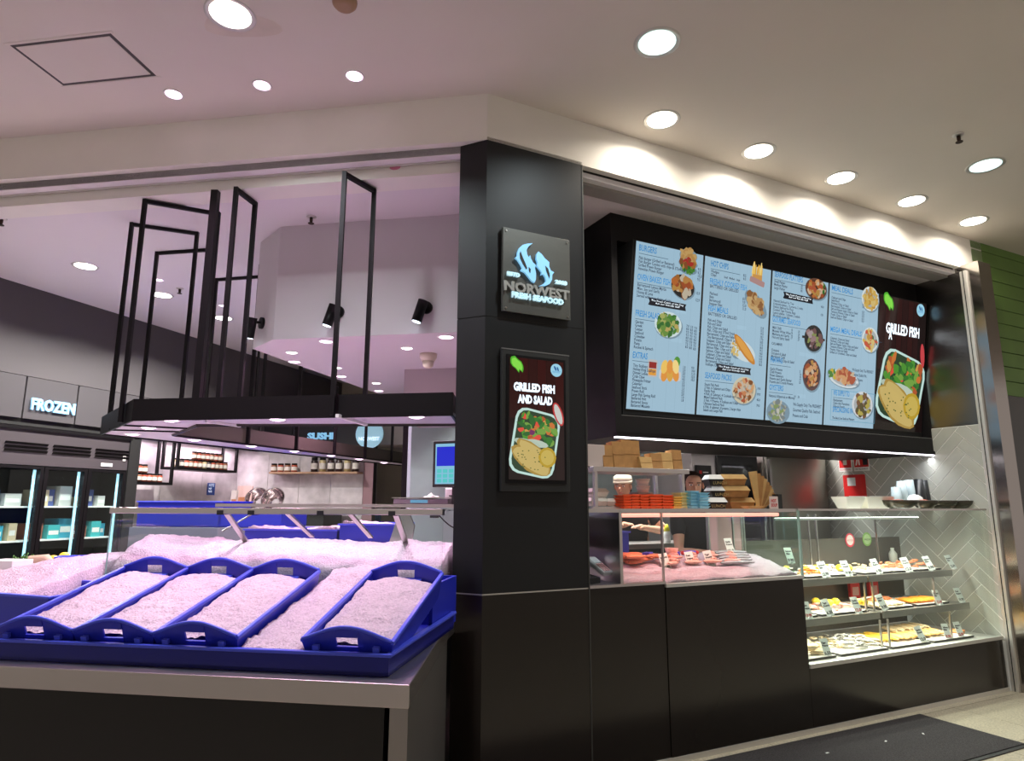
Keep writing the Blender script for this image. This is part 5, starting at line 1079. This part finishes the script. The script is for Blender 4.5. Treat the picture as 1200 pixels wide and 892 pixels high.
# floor of the case
for i, (u0, u1) in enumerate(((2.42, 2.74), (2.78, 3.30), (3.34, 3.80), (3.84, 4.36))): tin(u0, .08, .413, u1 - u0, .42, ('fritter tray at the left of the case floor', 'squid ring and whitebait tray on the case floor', 'corn tray on the case floor', 'fish fillet tray at the right of the case floor')[i])
pieces('fritter', 'pale knobbly fritter at the left of the case floor', 'food', 'pale fritters on the case floor', fillet(MB(), pale, .09, .04, .03, bend=.4), 2.46, 2.72, .14, .42, .43, 26, .02)
pieces('squid_ring', 'pale squid ring on the case floor', 'food', 'squid rings on the case floor', ringm(.02, .006, pale), 2.76, 3.06, .2, .46, .432, 40, .015)
pieces('whitebait', 'silver grey little fish heaped on the case floor', 'fish', 'little silver fish on the case floor', fillet(MB(), silvf, .08, .02, .016, bend=.5), 2.95, 3.30, .12, .40, .432, 70, .025)
rows('corn_stick', 'yellow corn fritter stick on the case floor', 'yellow sticks on the case floor', fillet(MB(), corn, .30, .036, .028), 3.30, 3.60, .32, .435, 9)
rows('battered_fillet', 'long battered fish fillet at the right of the case floor', 'battered fillets on the case floor', fillet(MB(), crumb, .26, .055, .028), 3.58, 4.22, .28, .435, 13)
rows('battered_fillet', 'pale battered fish fillet at the back right of the case floor', 'pale battered fillets at the back', fillet(MB(), pale, .22, .05, .026), 3.8, 4.25, .42, .45, 8)
t = thing('dip_tub', 'round orange dip tub at the right end of the case floor', 'tub', R, 4.35, .2, .414); part('wall', MB().lathe([(.04, 0), (.05, .04)], mat('terracotta_tub', (.6, .25, .1), .5), 16, cap=False), t, solid=.003); part('dip', MB().lathe([(.001, .03), (.045, .031)], carrot, 16, cap=False), t)
s1 = ['first', 'second', 'third', 'fourth', 'fifth', 'sixth']
for i, (px, py) in enumerate(((966, 653), (993, 654), (1029, 652), (1063, 650), (1090, 650), (1116, 650))): card(px, py, R, .23, zs1, s1[i] + ' price card from the left on the top hot shelf', 'cards on the top hot shelf', tw=-.35 + .1 * (i % 3), h=.12, lean=.45)
for i, (px, py) in enumerate(((947, 708), (972, 707), (1005, 702), (1036, 700), (1100, 695), (1126, 693))): card(px, py, R, .175, zs2, s1[i] + ' price card from the left on the middle hot shelf', 'cards on the middle hot shelf', tw=-.2, h=.12, red=i in (0, 2, 4), lean=.4)
for i, (px, py) in enumerate(((969, 752), (1082, 746), (1111, 741), (1126, 740))): card(px, py, R, .10, .415, s1[i] + ' price card from the left on the floor of the hot case', 'cards on the case floor', tw=-.2, h=.12, red=i > 1, lean=.35)
# stickers on the rear glass of the case
for px, py, c, lab, wd in ((996, 633, (.65, .05, .08), 'round red and white sticker on the rear of the hot case', 'HOT FOOD'), (1016, 632, (.25, .45, .12), 'round green sticker on the rear of the hot case', 'FRESH')):
    u, z = R.uz(px, py, .775); t = thing('round_sticker', lab, 'sticker', R, u, .776, z)
    part('disc', MB().prism([(.06 * math.cos(i / 20 * 2 * PI), .06 * math.sin(i / 20 * 2 * PI)) for i in range(20)], 0, .002, mat('stk' + wd, c, .5), 'y'), t); part('disc_centre', MB().prism([(.045 * math.cos(i / 20 * 2 * PI), .045 * math.sin(i / 20 * 2 * PI)) for i in range(20)], .002, .003, mat('stkc' + wd, (.75, .65, .62) if c[0] > .5 else (.45, .6, .3), .5), 'y'), t)
    text('lettering', wd, t, 0, -.01, .022, ink_red if c[0] > .5 else ink_black, y=-.004, width=.08, align='CENTER')
u, z = R.uz(1040, 636, .76); t = thing('bottle', 'clear squeeze bottle standing behind the hot case', 'bottle', R, u, .72, zs1 + .002); part('bottle_body', MB().lathe([(.035, 0), (.035, .1), (.015, .13), (.015, .15)], mat('cloudy_plastic', (.6, .58, .52), .4), 14), t)
for i, px in enumerate((993, 1015)):
    u, z = R.uz(px, 685, .775); t = thing('food_pouch', ('left', 'right')[i] + ' red printed pouch behind the middle hot shelf', 'pouch', R, u - .06, .70, zs2 + .002); part('pouch', MB().box(0, .12, 0, .03, 0, .15, red_m), t, bevel=.005); part('printed_label', MB().box(.02, .10, -.001, 0, .03, .10, mat('pouch_print', (.6, .35, .3), .5)), t)

# ------------------------------------------------------------------ things on top of the cases
ZP = TZ + .0085
sr = thing('shelf_rack', 'small stainless shelf rack standing on the fish case beside the column', 'rack', R, Ru(689, 590, .3)[0], .25, ZP)
RW = Ru(796, 560, .3)[0] - Ru(689, 590, .3)[0]; RZ = Ru(750, 549, .28)[1] - ZP
part('shelf', MB().box(0, RW + .03, -.02, .32, RZ - .03, RZ, steelh_m), sr, bevel=.002)
for x in (.02, RW - .02):
    for y in (0, .28): part('leg', MB().box(x, x + .022, y, y + .022, 0, RZ - .03, steelh_m), sr)
part('foot_rail', MB().box(0, RW, -.004, .018, 0, .012, steelh_m), sr)
def bag(px0, px1, py0, v, lab, z0, m=kraft_m, fold=True, grp='brown paper bags on the rack', py1=548):
    u0, u1 = Ru(px0, 540, v)[0], Ru(px1, 540, v)[0]; zt = Ru(px0, py0, v)[1]; h = zt - z0; wd = u1 - u0
    t = thing('paper_bag', lab, 'bag', R, u0, v, z0, group=grp)
    part('bag_body', MB().add([(0, 0, 0), (wd, 0, 0), (wd, .10, 0), (0, .10, 0), (-.006, .02, h), (wd + .004, .02, h), (wd, .09, h * .97), (0, .09, h * .97)], [(0, 3, 2, 1), (4, 5, 6, 7), (0, 1, 5, 4), (1, 2, 6, 5), (2, 3, 7, 6), (3, 0, 4, 7)], m), t)
    part('crease_flap', MB().add([(.001, .0085, h * .5), (wd - .001, .0085, h * .5), (wd - .001, .0095, h * .53), (.001, .0095, h * .53)], [(0, 1, 2, 3)], m), t, solid=.002)
z0 = ZP + RZ + .001
for i, (a, b_, c) in enumerate(((708, 719, 521), (720, 732, 517), (731, 741, 515), (741, 751, 516))): bag(a, b_, c, .27 + .012 * i, ('first', 'second', 'third', 'fourth')[i] + ' tall brown paper bag from the left on the rack', z0)
for i, (a, b_, c) in enumerate(((752, 765, 535), (765, 777, 531), (777, 789, 530), (790, 800, 527))): bag(a, b_, c, .27 + .012 * i, ('first', 'second', 'third', 'last')[i] + ' short brown paper bag of the low row on the rack', z0, kraft_m if i % 2 else kraftl_m)
u = Ru(687, 545, .3)[0]
single('carton', MB().box(0, .13, 0, .15, 0, .14, mat('mauve_carton', (.55, .45, .42), .6)), 'pale carton behind the column edge on the rack', 'carton', R, u, .28, z0, bevel=.004)
def clam(px0, px1, z, h, v, lab, m, grp, mm=None, d=.16, rot=0):
    u0, u1 = Ru(px0, 590, v)[0], Ru(px1, 590, v)[0]; w_ = u1 - u0
    if rot: w_ = (px1 - px0) * R.w(u0, v).y / FPX
    t = thing('takeaway_box', lab, 'box', R, u0, v, z, rot=rot, group=grp)
    part('base', MB().taper(0, w_, 0, d, 0, h * .58, .012, mm or m), t); b_ = MB(); b_.T = Matrix.Diagonal((1, 1, -1, 1)); b_.taper(-.004, w_ + .004, -.004, d, -h, -h * .58, .018, m); part('lid', b_, t); return t
clam(693, 713, ZP + .015, .055, .3, 'cream clamshell box at the left under the rack shelf', off_m, 'cream boxes under the rack'); clam(694, 714, ZP + .072, .055, .3, 'cream clamshell box stacked upper left under the rack shelf', off_m, 'cream boxes under the rack')
clam(712, 730, ZP + .015, .05, .29, 'cream clamshell box beside the orange tubs', off_m, 'cream boxes under the rack')
def stack(px0, px1, pyt, n, m, name, lab, grp, v=.2, d=.1):
    u0, u1 = Ru(px0, 590, v)[0], Ru(px1, 590, v)[0]; H_ = Ru(px0, pyt, v)[1] - ZP; h = H_ / n; o0 = None
    w_ = u1 - u0 - .003
    for k in range(n):
        a = (R, u0 + random.uniform(-.002, .002), v, ZP + k * h)
        if o0 is None:
            o0 = thing(name, lab, 'tub', *a, group=grp); part('tub_wall', MB().taper(0, w_, 0, d, 0, h * .72, .008, m), o0); part('rim', MB().box(-.003, w_ + .003, -.003, d + .003, h * .72, h * .92, m), o0)
        else: dup(o0, *a, rot=random.uniform(-.03, .03), label=lab + ', ' + (ORD[k] + ' from the bottom' if k < n - 1 else 'topmost'))
    o0['label'] = lab + ', bottom one'
for i, (a, b_) in enumerate(((731, 741), (741, 751), (751, 762), (762, 777), (777, 790))):
    stack(a, b_, 580 - (1 if i in (1, 3) else 0), 5, orange_m, 'food_tub', 'orange tub in the %s stack on the fish case' % ('first', 'second', 'third', 'fourth', 'fifth')[i], 'orange tub stack ' + ('one', 'two', 'three', 'four', 'five')[i])
stack(790, 800, 582, 5, yellowt_m, 'food_tub', 'yellow tub between the orange and pale blue stacks', 'yellow tub stack'); stack(799, 809, 577, 5, mat('pale_yellow_plastic', (.80, .72, .35), .35), 'food_tub', 'pale yellow tub in the stack below the woman', 'pale yellow tub stack', v=.24)
stack(810, 820, 575, 6, cyant_m, 'food_tub', 'pale blue tub in the left pale blue stack', 'left pale blue tub stack'); stack(820, 832, 577, 6, cyant_m, 'food_tub', 'pale blue tub in the right pale blue stack', 'right pale blue tub stack', v=.18)
for k in range(2):
    u, z = Ru(760, 571, .28); t = thing('lidded_tub', ('lower', 'upper')[k] + ' of two white lidded tubs standing behind the orange tubs', 'tub', R, u, .34, Ru(760, 577, .34)[1] + .045 * k, group='white lidded tubs'); part('tub', MB().lathe([(.036, 0), (.044, .034)], white_m, 16), t); part('lid', MB().lathe([(.048, .034), (.048, .042)], white_m, 16), t)
single('tub_riser', MB().box(0, .12, 0, .1, 0, Ru(760, 577, .34)[1] - ZP - .001, mat('grey_riser', (.4, .4, .4), .5)), 'low grey block under the white lidded tubs', 'block', R, u - .06, .31, ZP)
bkb = mat('black_box_card', (.015, .015, .017), .4)
zz = ZP; hh = (Ru(840, 556, .22)[1] - ZP) / 3
for k, (a, b_) in enumerate(((829, 852), (834, 850), (832, 849))):
    t = clam(a, b_, zz, hh * .97, .22, ('bottom', 'middle', 'top')[k] + ' black box with white lid in the stack right of the pale blue tubs', white_m, 'black and white boxes', bkb, rot=-.46); zz += hh
    text('lettering', 'LUNCH', t, .03, hh * .12, .028, mat('gold_ink', (.5, .38, .15), .5), y=-.0005 + .004, width=.09); TEXTS[-1] = TEXTS[-1][:4] + (.001,) + TEXTS[-1][5:]
zz = ZP; hh = (Ru(860, 556, .22)[1] - ZP) / 3
for k, (a, b_) in enumerate(((856, 885), (846, 880), (846, 877))): clam(a, b_, zz, hh * .97, .20, ('bottom', 'middle', 'top')[k] + ' kraft clamshell box in the stack left of the paper sleeves', kraftl_m, 'kraft clamshell boxes', kraft_m, rot=-.40); zz += hh
for i in range(9):
    a = -.12 + .125 * i; u = Ru(884 + i * 2.2, 596, .2)[0]; t = thing('paper_sleeve', ORD[i] + ' brown paper sleeve from the left in the fan beside the kraft boxes', 'sleeve', R, u, .16 + .013 * i, ZP + .002, group='fanned paper sleeves')
    b_ = MB(); b_.T = Matrix.Rotation(a, 4, 'Y'); b_.taper(-.035, .035, 0, .012, 0, .255 - .012 * i, .004, kraft_m if i % 3 else kraftl_m, tx=.02); o = part('sleeve', b_, t)
single('paper_sleeve', MB().taper(0, .17, 0, .1, 0, .02, .03, kraftl_m), 'flat kraft sleeve lying before the fanned sleeves', 'sleeve', R, Ru(872, 596, .14)[0], .10, ZP, bevel=.003)
t = thing('small_notice', 'small red and white card beside the fanned sleeves', 'card', R, Ru(900, 596, .14)[0], .12, ZP); part('card', MB().box(0, .08, 0, .004, 0, .085, mat('rosy_card', (.75, .62, .60), .5)), t); text('lettering', 'HOT\nSOUP', t, .01, .045, .03, ink_red, y=-.001, width=.06, bold=.001); part('side', MB().box(.082, .12, .0, .05, 0, .10, rubber_m), t)
for i, (a, b_) in enumerate(((993, 1017), (1017, 1050))):
    u0, u1 = Ru(a, 590, .3)[0], Ru(b_, 590, .3)[0]; h = Ru(a, 582, .3)[1] - ZP
    t = thing('paper_carton', ('left', 'right')[i] + ' white folded paper carton on the hot case', 'carton', R, u0, .3, ZP, group='white folded cartons'); part('carton_body', MB().taper(0, u1 - u0 - .01, 0, .15, 0, h, .03, off_m, tx=.04), t, bevel=.003); part('fold', MB().box(.03, u1 - u0 - .04, .0, .004, h, h + .004, white_m), t)
dm_ = mat('dark_bronze_bowl', (.07, .06, .045), .25, .5)
for i, (px, rx, v) in enumerate(((1054, .14, .25), (1084, .10, .20), (1104, .13, .28), (1124, .11, .22))):
    u = Ru(px, 592, v)[0]; t = thing('serving_bowl', ('wide dark bowl with red garnish at the left on the hot case', 'dark dish with orange food between the bowls', 'wide dark bowl under the black cups', 'dark bowl at the right end of the hot case')[i], 'bowl', R, u, v, ZP, group='dark bowls on the hot case')
    part('bowl', MB().lathe([(rx * .35, 0), (rx * .6, .010), (rx * .85, .035), (rx, .068)], dm_, 28, cap=False), t, solid=.004); part('foot', MB().lathe([(rx * .4, -.0), (rx * .4, .006)], dm_, 20), t)
    if i < 2: part('food', MB().blob((0, 0, .045), (rx * .7, rx * .6, .03), mat('bowl_food', (.5, .1, .05) if i == 0 else (.7, .35, .1), .5), rough=.4), t)
cl = mat('frosted_cup', (.62, .75, .80), .3, alpha=.75)
for i, (px, n, py) in enumerate(((1051, 1, 571), (1058, 2, 564), (1067, 2, 563))):
    u = Ru(px, 585, .45)[0]
    for k in range(n):
        t = thing('plastic_cup', ('frosted plastic cup, shortest at the left of the cluster', 'frosted plastic cup in the middle stack', 'frosted plastic cup in the stack beside the black cups')[i] + (', upper one' if k else ', standing on the case'), 'cup', R, u, .45, ZP + .03 * k + .001, group='frosted cups ' + 'abc'[i]); h = Ru(px, py, .45)[1] - ZP - .03 * (n - 1)
        part('cup_wall', MB().lathe([(.036, h), (.048, 0)], cl, 16, cap=False), t, solid=.002); part('cup_base', MB().lathe([(.036, h - .004), (.036, h)], cl, 16), t)
bc = mat('black_cup', (.012, .012, .014), .35)
for i, (px, py) in enumerate(((1078, 562), (1086, 563), (1094, 570))):
    u = Ru(px, 585, .50)[0]; h = Ru(px, py, .50)[1] - ZP; t = thing('black_cup', ('left tall', 'middle tall', 'shorter right')[i] + ' upturned black cup on the hot case', 'cup', R, u, .50 + .02 * i, ZP + .001, group='upturned black cups'); part('cup_wall', MB().lathe([(.058, 0), (.058, .01), (.038, h)], bc, 18), t); part('cup_rim', MB().lathe([(.062, 0), (.062, .01)], bc, 18), t)
t = thing('white_lid', 'white rounded lid between the frosted cups and black cups', 'lid', R, Ru(1072, 588, .38)[0], .38, ZP + .06); part('dome', MB().lathe([(.07, 0), (.06, .035), (.03, .055), (.001, .06)], white_m, 20, cap=False), t); part('collar', MB().lathe([(.072, -.06), (.072, 0)], mat('lid_collar', (.6, .6, .58), .5), 20), t)

# ------------------------------------------------------------------ kitchen behind the counter
ov = thing('combi_oven', 'steel combination oven with dark glass door behind the woman', 'oven', R, R.uz(813, 560, 1.55)[0], 1.55, 0)
OW = R.uz(890, 560, 1.55)[0] - R.uz(813, 560, 1.55)[0]; OZ = R.uz(815, 530, 1.55)[1]
part('casing', MB().box(0, OW, .02, .7, 1.0, OZ, steelh_m), ov, bevel=.004); part('control_panel', MB().box(.04, .22, .0, .02, 1.1, OZ - .12, bkb), ov)
part('badge', MB().box(.07, .10, -.003, 0, OZ - .2, OZ - .17, red_m), ov)
part('badge', MB().box(.115, .18, -.002, 0, OZ - .19, OZ - .18, white_m), ov)
d_ = part('door', MB().box(.30, OW - .02, .0, .02, 1.04, OZ - .02, mat('oven_frame', (.03, .03, .032), .25)), ov); part('pane', MB().box(.35, OW - .08, -.004, .0, 1.1, OZ - .1, mat('oven_glass', (.02, .02, .022), .05)), d_); part('handle', MB().tube([(OW - .01, -.05, 1.1), (OW - .01, -.05, OZ - .08)], .015, steel_m, 8), d_)
part('plinth', MB().box(0, OW, .05, .7, 0, 1.0, dark_in), ov)
fg = thing('steel_refrigerator', 'tall stainless steel refrigerator between the oven and the tiled wall', 'refrigerator', R, R.uz(898, 560, 1.5)[0], 1.5, 0)
FW = 4.6 - R.uz(898, 560, 1.5)[0]; FZ = R.uz(930, 528, 1.5)[1]
part('cabinet', MB().box(0, FW, .03, .75, 0, FZ, steelh_m), fg); part('door', MB().box(.01, FW - .01, .0, .03, .1, FZ - .02, mat('fridge_door_steel', (.42, .41, .37), .3, .95, bump=.5, bscale=1.5)), fg, bevel=.01); part('edge_handle', MB().box(.02, .05, -.03, .0, .9, FZ - .1, steel_m), fg)
# shelf, lamp rail and hood fragments above
single('steel_shelf', MB().box(0, 1.3, 0, .3, 0, .03, steelh_m), 'bright steel shelf on the kitchen wall left of the oven', 'shelf', R, 1.9, 2.55, 2.02)
single('extractor_hood', MB().prism([(0, .0), (2.4, .0), (2.2, .35), (.2, .35)], 0, .7, steelh_m, 'y'), 'steel extractor hood above the kitchen back wall', 'hood', R, 1.3, 2.85, 2.16)
single('wall_box', MB().box(0, .12, 0, .06, 0, .16, cm_), 'cream electrical box on the kitchen wall above the bags', 'box', R, R.uz(759, 518, 2.83)[0], 2.83, R.uz(759, 526, 2.83)[1], bevel=.006)
t = thing('added_panel_light', 'unseen square light panel added behind the menu board to brighten the kitchen', 'light', R, 2.0, 1.7, IZ - .03)  # unseen lamp added to brighten the kitchen, its fixture added with it
part('frame', MB().box(0, .8, 0, .8, 0, .03, white_m), t); part('diffuser', MB().box(.03, .77, .03, .77, -.006, .0, lamp_w), t)
area(t, (.4, .4, -.03), .75, P_KIT, (1, .95, .92), 170)
sgl = thing('fire_extinguisher_sign', 'red and white fire extinguisher location sign on the tiled wall', 'sign', W, *[1.385], .004, 1.77, rot=PI)
def wall_sign(u_far, z0, w_, h, lab, kind):
    t = thing('safety_sign', lab, 'sign', W, u_far, .003, z0, rot=PI)
    part('plate', MB().box(0, w_, -.004, 0, 0, h, white_m), t); part('red_field', MB().box(.008, w_ - .008, -.006, -.004, h * .16, h - .008, red_m), t)
    if kind == 0: part('symbol', MB().prism([(w_ * .36, h * .28), (w_ * .64, h * .28), (w_ * .64, h * .76), (w_ * .57, h * .84), (w_ * .57, h * .9), (w_ * .43, h * .9), (w_ * .43, h * .84), (w_ * .36, h * .76)], .006, .008, white_m, 'y'), t); text('lettering', 'FIRE EXTINGUISHER', t, .01, h * .05, .02, ink_red, y=-.006, width=w_ * .85)
    else:
        m = MB(); m.prism([(w_ * (.30 + .06 * math.cos(a)), h * (.80 + .05 * math.sin(a))) for a in [i * PI / 5 for i in range(10)]], .006, .008, white_m, 'y'); m.prism([(w_ * .22, h * .5), (w_ * .4, h * .5), (w_ * .42, h * .74), (w_ * .26, h * .74)], .006, .008, white_m, 'y'); m.prism([(w_ * .22, h * .5), (w_ * .30, h * .5), (w_ * .22, h * .24), (w_ * .13, h * .24)], .006, .008, white_m, 'y'); m.prism([(w_ * .31, h * .5), (w_ * .40, h * .5), (w_ * .42, h * .24), (w_ * .34, h * .24)], .006, .008, white_m, 'y'); m.prism([(w_ * .46, h * .52), (w_ * .58, h * .50), (w_ * .60, h * .78), (w_ * .48, h * .80)], .006, .008, white_m, 'y'); part('symbol', m, t)
        part('dark_block', MB().box(w_ * .62, w_ * .92, -.008, -.006, h * .24, h * .56, bkb), t); text('lettering', 'FIRE BLANKET', t, .01, h * .05, .022, ink_black, y=-.006, width=w_ * .85)
    return t
bpy.data.objects.remove(sgl)
wall_sign(1.375, 1.785, .15, .24, 'red and white fire extinguisher sign on the tiled wall', 0); wall_sign(1.205, 1.785, .17, .24, 'red and white fire blanket sign with figure on the tiled wall', 1)
t = thing('fire_blanket_box', 'red fire blanket case below the safety signs on the tiled wall', 'case', W, 1.30, .003, 1.44, rot=PI); part('case', MB().box(0, .21, -.06, 0, 0, .31, red_m), t, bevel=.008); part('instruction_label', MB().box(.05, .14, -.062, -.06, .2, .28, white_m), t)
single('squeeze_bottle', MB().lathe([(.03, 0), (.03, .09), (.02, .10)], white_m, 14).lathe([(.028, .10), (.02, .13), (.006, .16)], mat('yellow_cap', (.8, .75, .03), .4), 14), 'squeeze bottle with yellow top on the bench behind the fish case', 'bottle', R, R.uz(782, 635, 1.45)[0], 1.45, R.uz(782, 636, 1.45)[1], bevel=0)
t = thing('kitchen_bench', 'steel kitchen bench behind the staff', 'bench', R, .9, 1.38, 0); bz_ = R.uz(782, 636, 1.45)[1] - .002; part('bench_top', MB().box(0, 1.85, 0, .4, bz_ - .04, bz_, steelh_m), t); part('bench_base', MB().box(.02, 1.83, .02, .38, 0, bz_ - .04, dark_in), t)
p = R.uz(893, 611, 1.2)

# ------------------------------------------------------------------ people
def skinfig(name, joints, edges, m, parent, root=0, sub=2):
    me = bpy.data.meshes.new(name); bm = bmesh.new(); sk = bm.verts.layers.skin.verify(); vs = []
    for i, (p, r) in enumerate(joints):
        v = bm.verts.new(p); v[sk].radius = (r, r) if not isinstance(r, tuple) else r; v[sk].use_root = (i == root); vs.append(v)
    for a, b_ in edges: bm.edges.new((vs[a], vs[b_]))
    bm.to_mesh(me); bm.free(); me.materials.append(m)
    o = bpy.data.objects.new(name, me); COL.objects.link(o); o.parent = parent
    k = o.modifiers.new('skin', 'SKIN'); k.use_smooth_shade = True; s_ = o.modifiers.new('sub', 'SUBSURF'); s_.levels = s_.render_levels = sub
    return o
def person(label, F, u, v, rot, head_off, pitch, yaw, arms, hat=False, hairc=hair_m, hgt=1.0):
    """figure faces local -y; head_off moves chest/neck; arms: list of (shoulder sign, elbow, wrist)"""
    t = thing('person', label, 'person', F, u, v, 0, rot=rot)
    ho = Vector(head_off); ch = Vector((0, 0, 1.30)) + ho * .55; nk = Vector((0, 0, 1.44)) + ho * .85; hd = Vector((0, -.01, 1.60)) + ho
    J = [((0, 0, .95), (.15, .11)), ((0, 0, 1.10) , (.13, .10)), (tuple(ch), (.155, .105)), (tuple(nk), .055), (tuple(nk + Vector((0, 0, .05))), .05)]
    E = [(0, 1), (1, 2), (2, 3), (3, 4)]
    for s, el, wr_ in arms:
        b0 = len(J); sh = ch + Vector((s * .17, 0, .06)); el, wr_ = Vector(el), Vector(wr_); d = (wr_ - el).normalized()
        J += [(tuple(sh), .06), (tuple(el), .042), (tuple(el.lerp(wr_, .5)), .038), (tuple(wr_), .026), (tuple(wr_ + d * .06), (.038, .018))]
        E += [(2, b0), (b0, b0 + 1), (b0 + 1, b0 + 2), (b0 + 2, b0 + 3), (b0 + 3, b0 + 4)]
        side_ = d.cross(Vector((0, 0, 1))).normalized()
        for k in range(4):
            q = len(J); base = wr_ + d * .085 + side_ * (-.027 + .018 * k); ln = (.06, .072, .068, .052)[k]
            J += [(tuple(base), .009), (tuple(base + d * ln * .5 + Vector((0, 0, -.008))), .0085), (tuple(base + d * ln * .85 + Vector((0, 0, -.026))), .007)]
            E += [(b0 + 4, q), (q, q + 1), (q + 1, q + 2)]
        q = len(J); J += [(tuple(wr_ + d * .04 + side_ * -.04 * s), .010), (tuple(wr_ + d * .08 + side_ * -.052 * s + Vector((0, 0, -.012))), .0085)]; E += [(b0 + 4, q), (q, q + 1)]
    for s in (-1, 1):
        b0 = len(J); J += [((s * .09, 0, .86), .085), ((s * .10, -.01, .48), .06), ((s * .10, .01, .10), .042), ((s * .11, -.06, .05), .04), ((s * .12, -.15, .035), .034)]; E += [(0, b0), (b0, b0 + 1), (b0 + 1, b0 + 2), (b0 + 2, b0 + 3), (b0 + 3, b0 + 4)]
    # head vertices in the same skeleton
    Rm = Matrix.Rotation(yaw, 3, 'Z') @ Matrix.Rotation(pitch, 3, 'X')
    def hp(x, y, z): return hd + Rm @ Vector((x, y, z))
    b0 = len(J); J += [(tuple(hp(0, .005, -.05)), (.060, .068)), (tuple(hp(0, -.005, .01)), (.073, .088)), (tuple(hp(0, 0, .06)), (.070, .088)), (tuple(hp(0, .005, .095)), (.045, .055))]
    E += [(4, b0), (b0, b0 + 1), (b0 + 1, b0 + 2), (b0 + 2, b0 + 3)]
    skinfig('body', J, E, skin_m, t)
    def hm_(fn, name, mt):
        b_ = MB(); b_.T = Matrix.Translation(hd) @ Rm.to_4x4(); fn(b_, mt); return part(name, b_, t)
    def eyes(b_, mt):
        for s in (-1, 1): b_.blob((s * .031, -.082, .018), (.013, .008, .006), mt, 8, 5)
    def pup(b_, mt):
        for s in (-1, 1): b_.blob((s * .031, -.088, .018), (.006, .005, .006), mt, 8, 5)
    hm_(eyes, 'eyes', white_m); hm_(pup, 'pupils', bkb)
    hm_(lambda b_, mt: b_.blob((0, -.096, -.01), (.012, .018, .024), mt, 8, 6), 'nose', skin_m)
    hm_(lambda b_, mt: b_.blob((0, -.084, -.045), (.024, .010, .007), mt, 8, 5), 'mouth', mat('lips', (.55, .16, .13), .4))
    def brow(b_, mt):
        for s in (-1, 1): b_.bar((s * .015, -.09, .036), (s * .048, -.082, .036), .006, mt)
    hm_(brow, 'eyebrows', hairc)
    def ears(b_, mt):
        for s in (-1, 1): b_.blob((s * .078, .0, .005), (.010, .018, .03), mt, 8, 5)
    hm_(ears, 'ears', skin_m)
    def hair(b_, mt): b_.blob((0, .038, .052), (.080, .082, .074), mt, 16, 10); b_.blob((0, .05, -.01), (.072, .06, .07), mt, 12, 8)
    hm_(hair, 'hair', hairc)
    if hat:
        hm_(lambda b_, mt: (b_.lathe([(.088, .045), (.090, .075), (.083, .105), (.05, .125), (.001, .13)], mt, 20, cap=False), b_.lathe([(.091, .04), (.091, .062)], mt, 20)), 'cap', cream_m)
    else: hm_(lambda b_, mt: b_.blob((0, .11, .05), (.035, .035, .04), mt, 10, 6), 'hair_bun', hairc)
    # clothing: shirt with short sleeves, apron
    SJ = [((0, 0, .93), (.175, .13)), ((0, 0, 1.10), (.15, .115)), (tuple(ch), (.172, .12)), (tuple(nk - Vector((0, 0, .035))), (.075, .07))]; SE = [(0, 1), (1, 2), (2, 3)]
    for s, el, wr_ in arms:
        q = len(SJ); sh = ch + Vector((s * .175, 0, .06)); SJ += [(tuple(sh), .075), (tuple(sh.lerp(Vector(el), .62)), .062)]; SE += [(2, q), (q, q + 1)]
    skinfig('shirt', SJ, SE, shirt_m, t)
    TJ = [((0, 0, .95), (.165, .125)), ((0, 0, .88), (.16, .12))]; TE = [(0, 1)]
    for s in (-1, 1): q = len(TJ); TJ += [((s * .09, 0, .82), .10), ((s * .10, -.01, .48), .078), ((s * .10, .01, .11), .06)]; TE += [(1, q), (q, q + 1), (q + 1, q + 2)]
    skinfig('trousers', TJ, TE, shirt_m, t)
    for s in (-1, 1): part('shoe', MB().blob((s * .115, -.07, .035), (.05, .13, .042), bkb, 10, 6), t)
    return t
# woman, facing the counter, behind the pale blue tubs
uw, zw_ = R.uz(816, 560, 1.08)
person('woman with tied back brown hair in a black shirt behind the pale blue tubs', R, uw - .05, 1.08, .0, (-.02, -.03, .0), .12, -.60, [(-1, (-.25, -.10, 1.08), (-.12, -.26, 1.08)), (1, (.24, -.08, 1.08), (.12, -.26, 1.08))])
um_, _z = R.uz(715, 570, 2.0)
person('man in a cream cap and black shirt bending behind the rack shelf', R, um_ + .275, 2.02, -.5, (-.10, -.06, .01), .12, -.45, [(-1, (-.27, -.10, 1.22), (-.15, -.26, 1.26)), (1, (.30, -.10, 1.20), (.06, -.24, 1.24))], hat=True)
# small extras
p = onz(463, 186, BZ - .05)

# ------------------------------------------------------------------ lettering to meshes
bpy.context.view_layer.update(); dg = bpy.context.evaluated_depsgraph_get(); new = []
for (o, name, parent, x, y, z, sx, width, m, label, rot) in TEXTS:
    me = bpy.data.meshes.new_from_object(o.evaluated_get(dg)); new.append(me)
for (o, name, parent, x, y, z, sx, width, m, label, rot), me in zip(TEXTS, new):
    if not me.vertices: continue
    xs = [v.co.x for v in me.vertices]; w0 = max(xs) - min(xs); al = o.data.align_x
    k = sx
    if width: k = width / w0
    for v in me.vertices:
        c = v.co; v.co = ((c.x - (min(xs) if (width and al == 'LEFT') else 0)) * k, -c.z, c.y)
    if not me.materials: me.materials.append(m)
    q = bpy.data.objects.new(name, me); COL.objects.link(q); q.parent = parent; q.location = (x, y, z); setp(q, label)
    cu = o.data; bpy.data.objects.remove(o); bpy.data.curves.remove(cu)
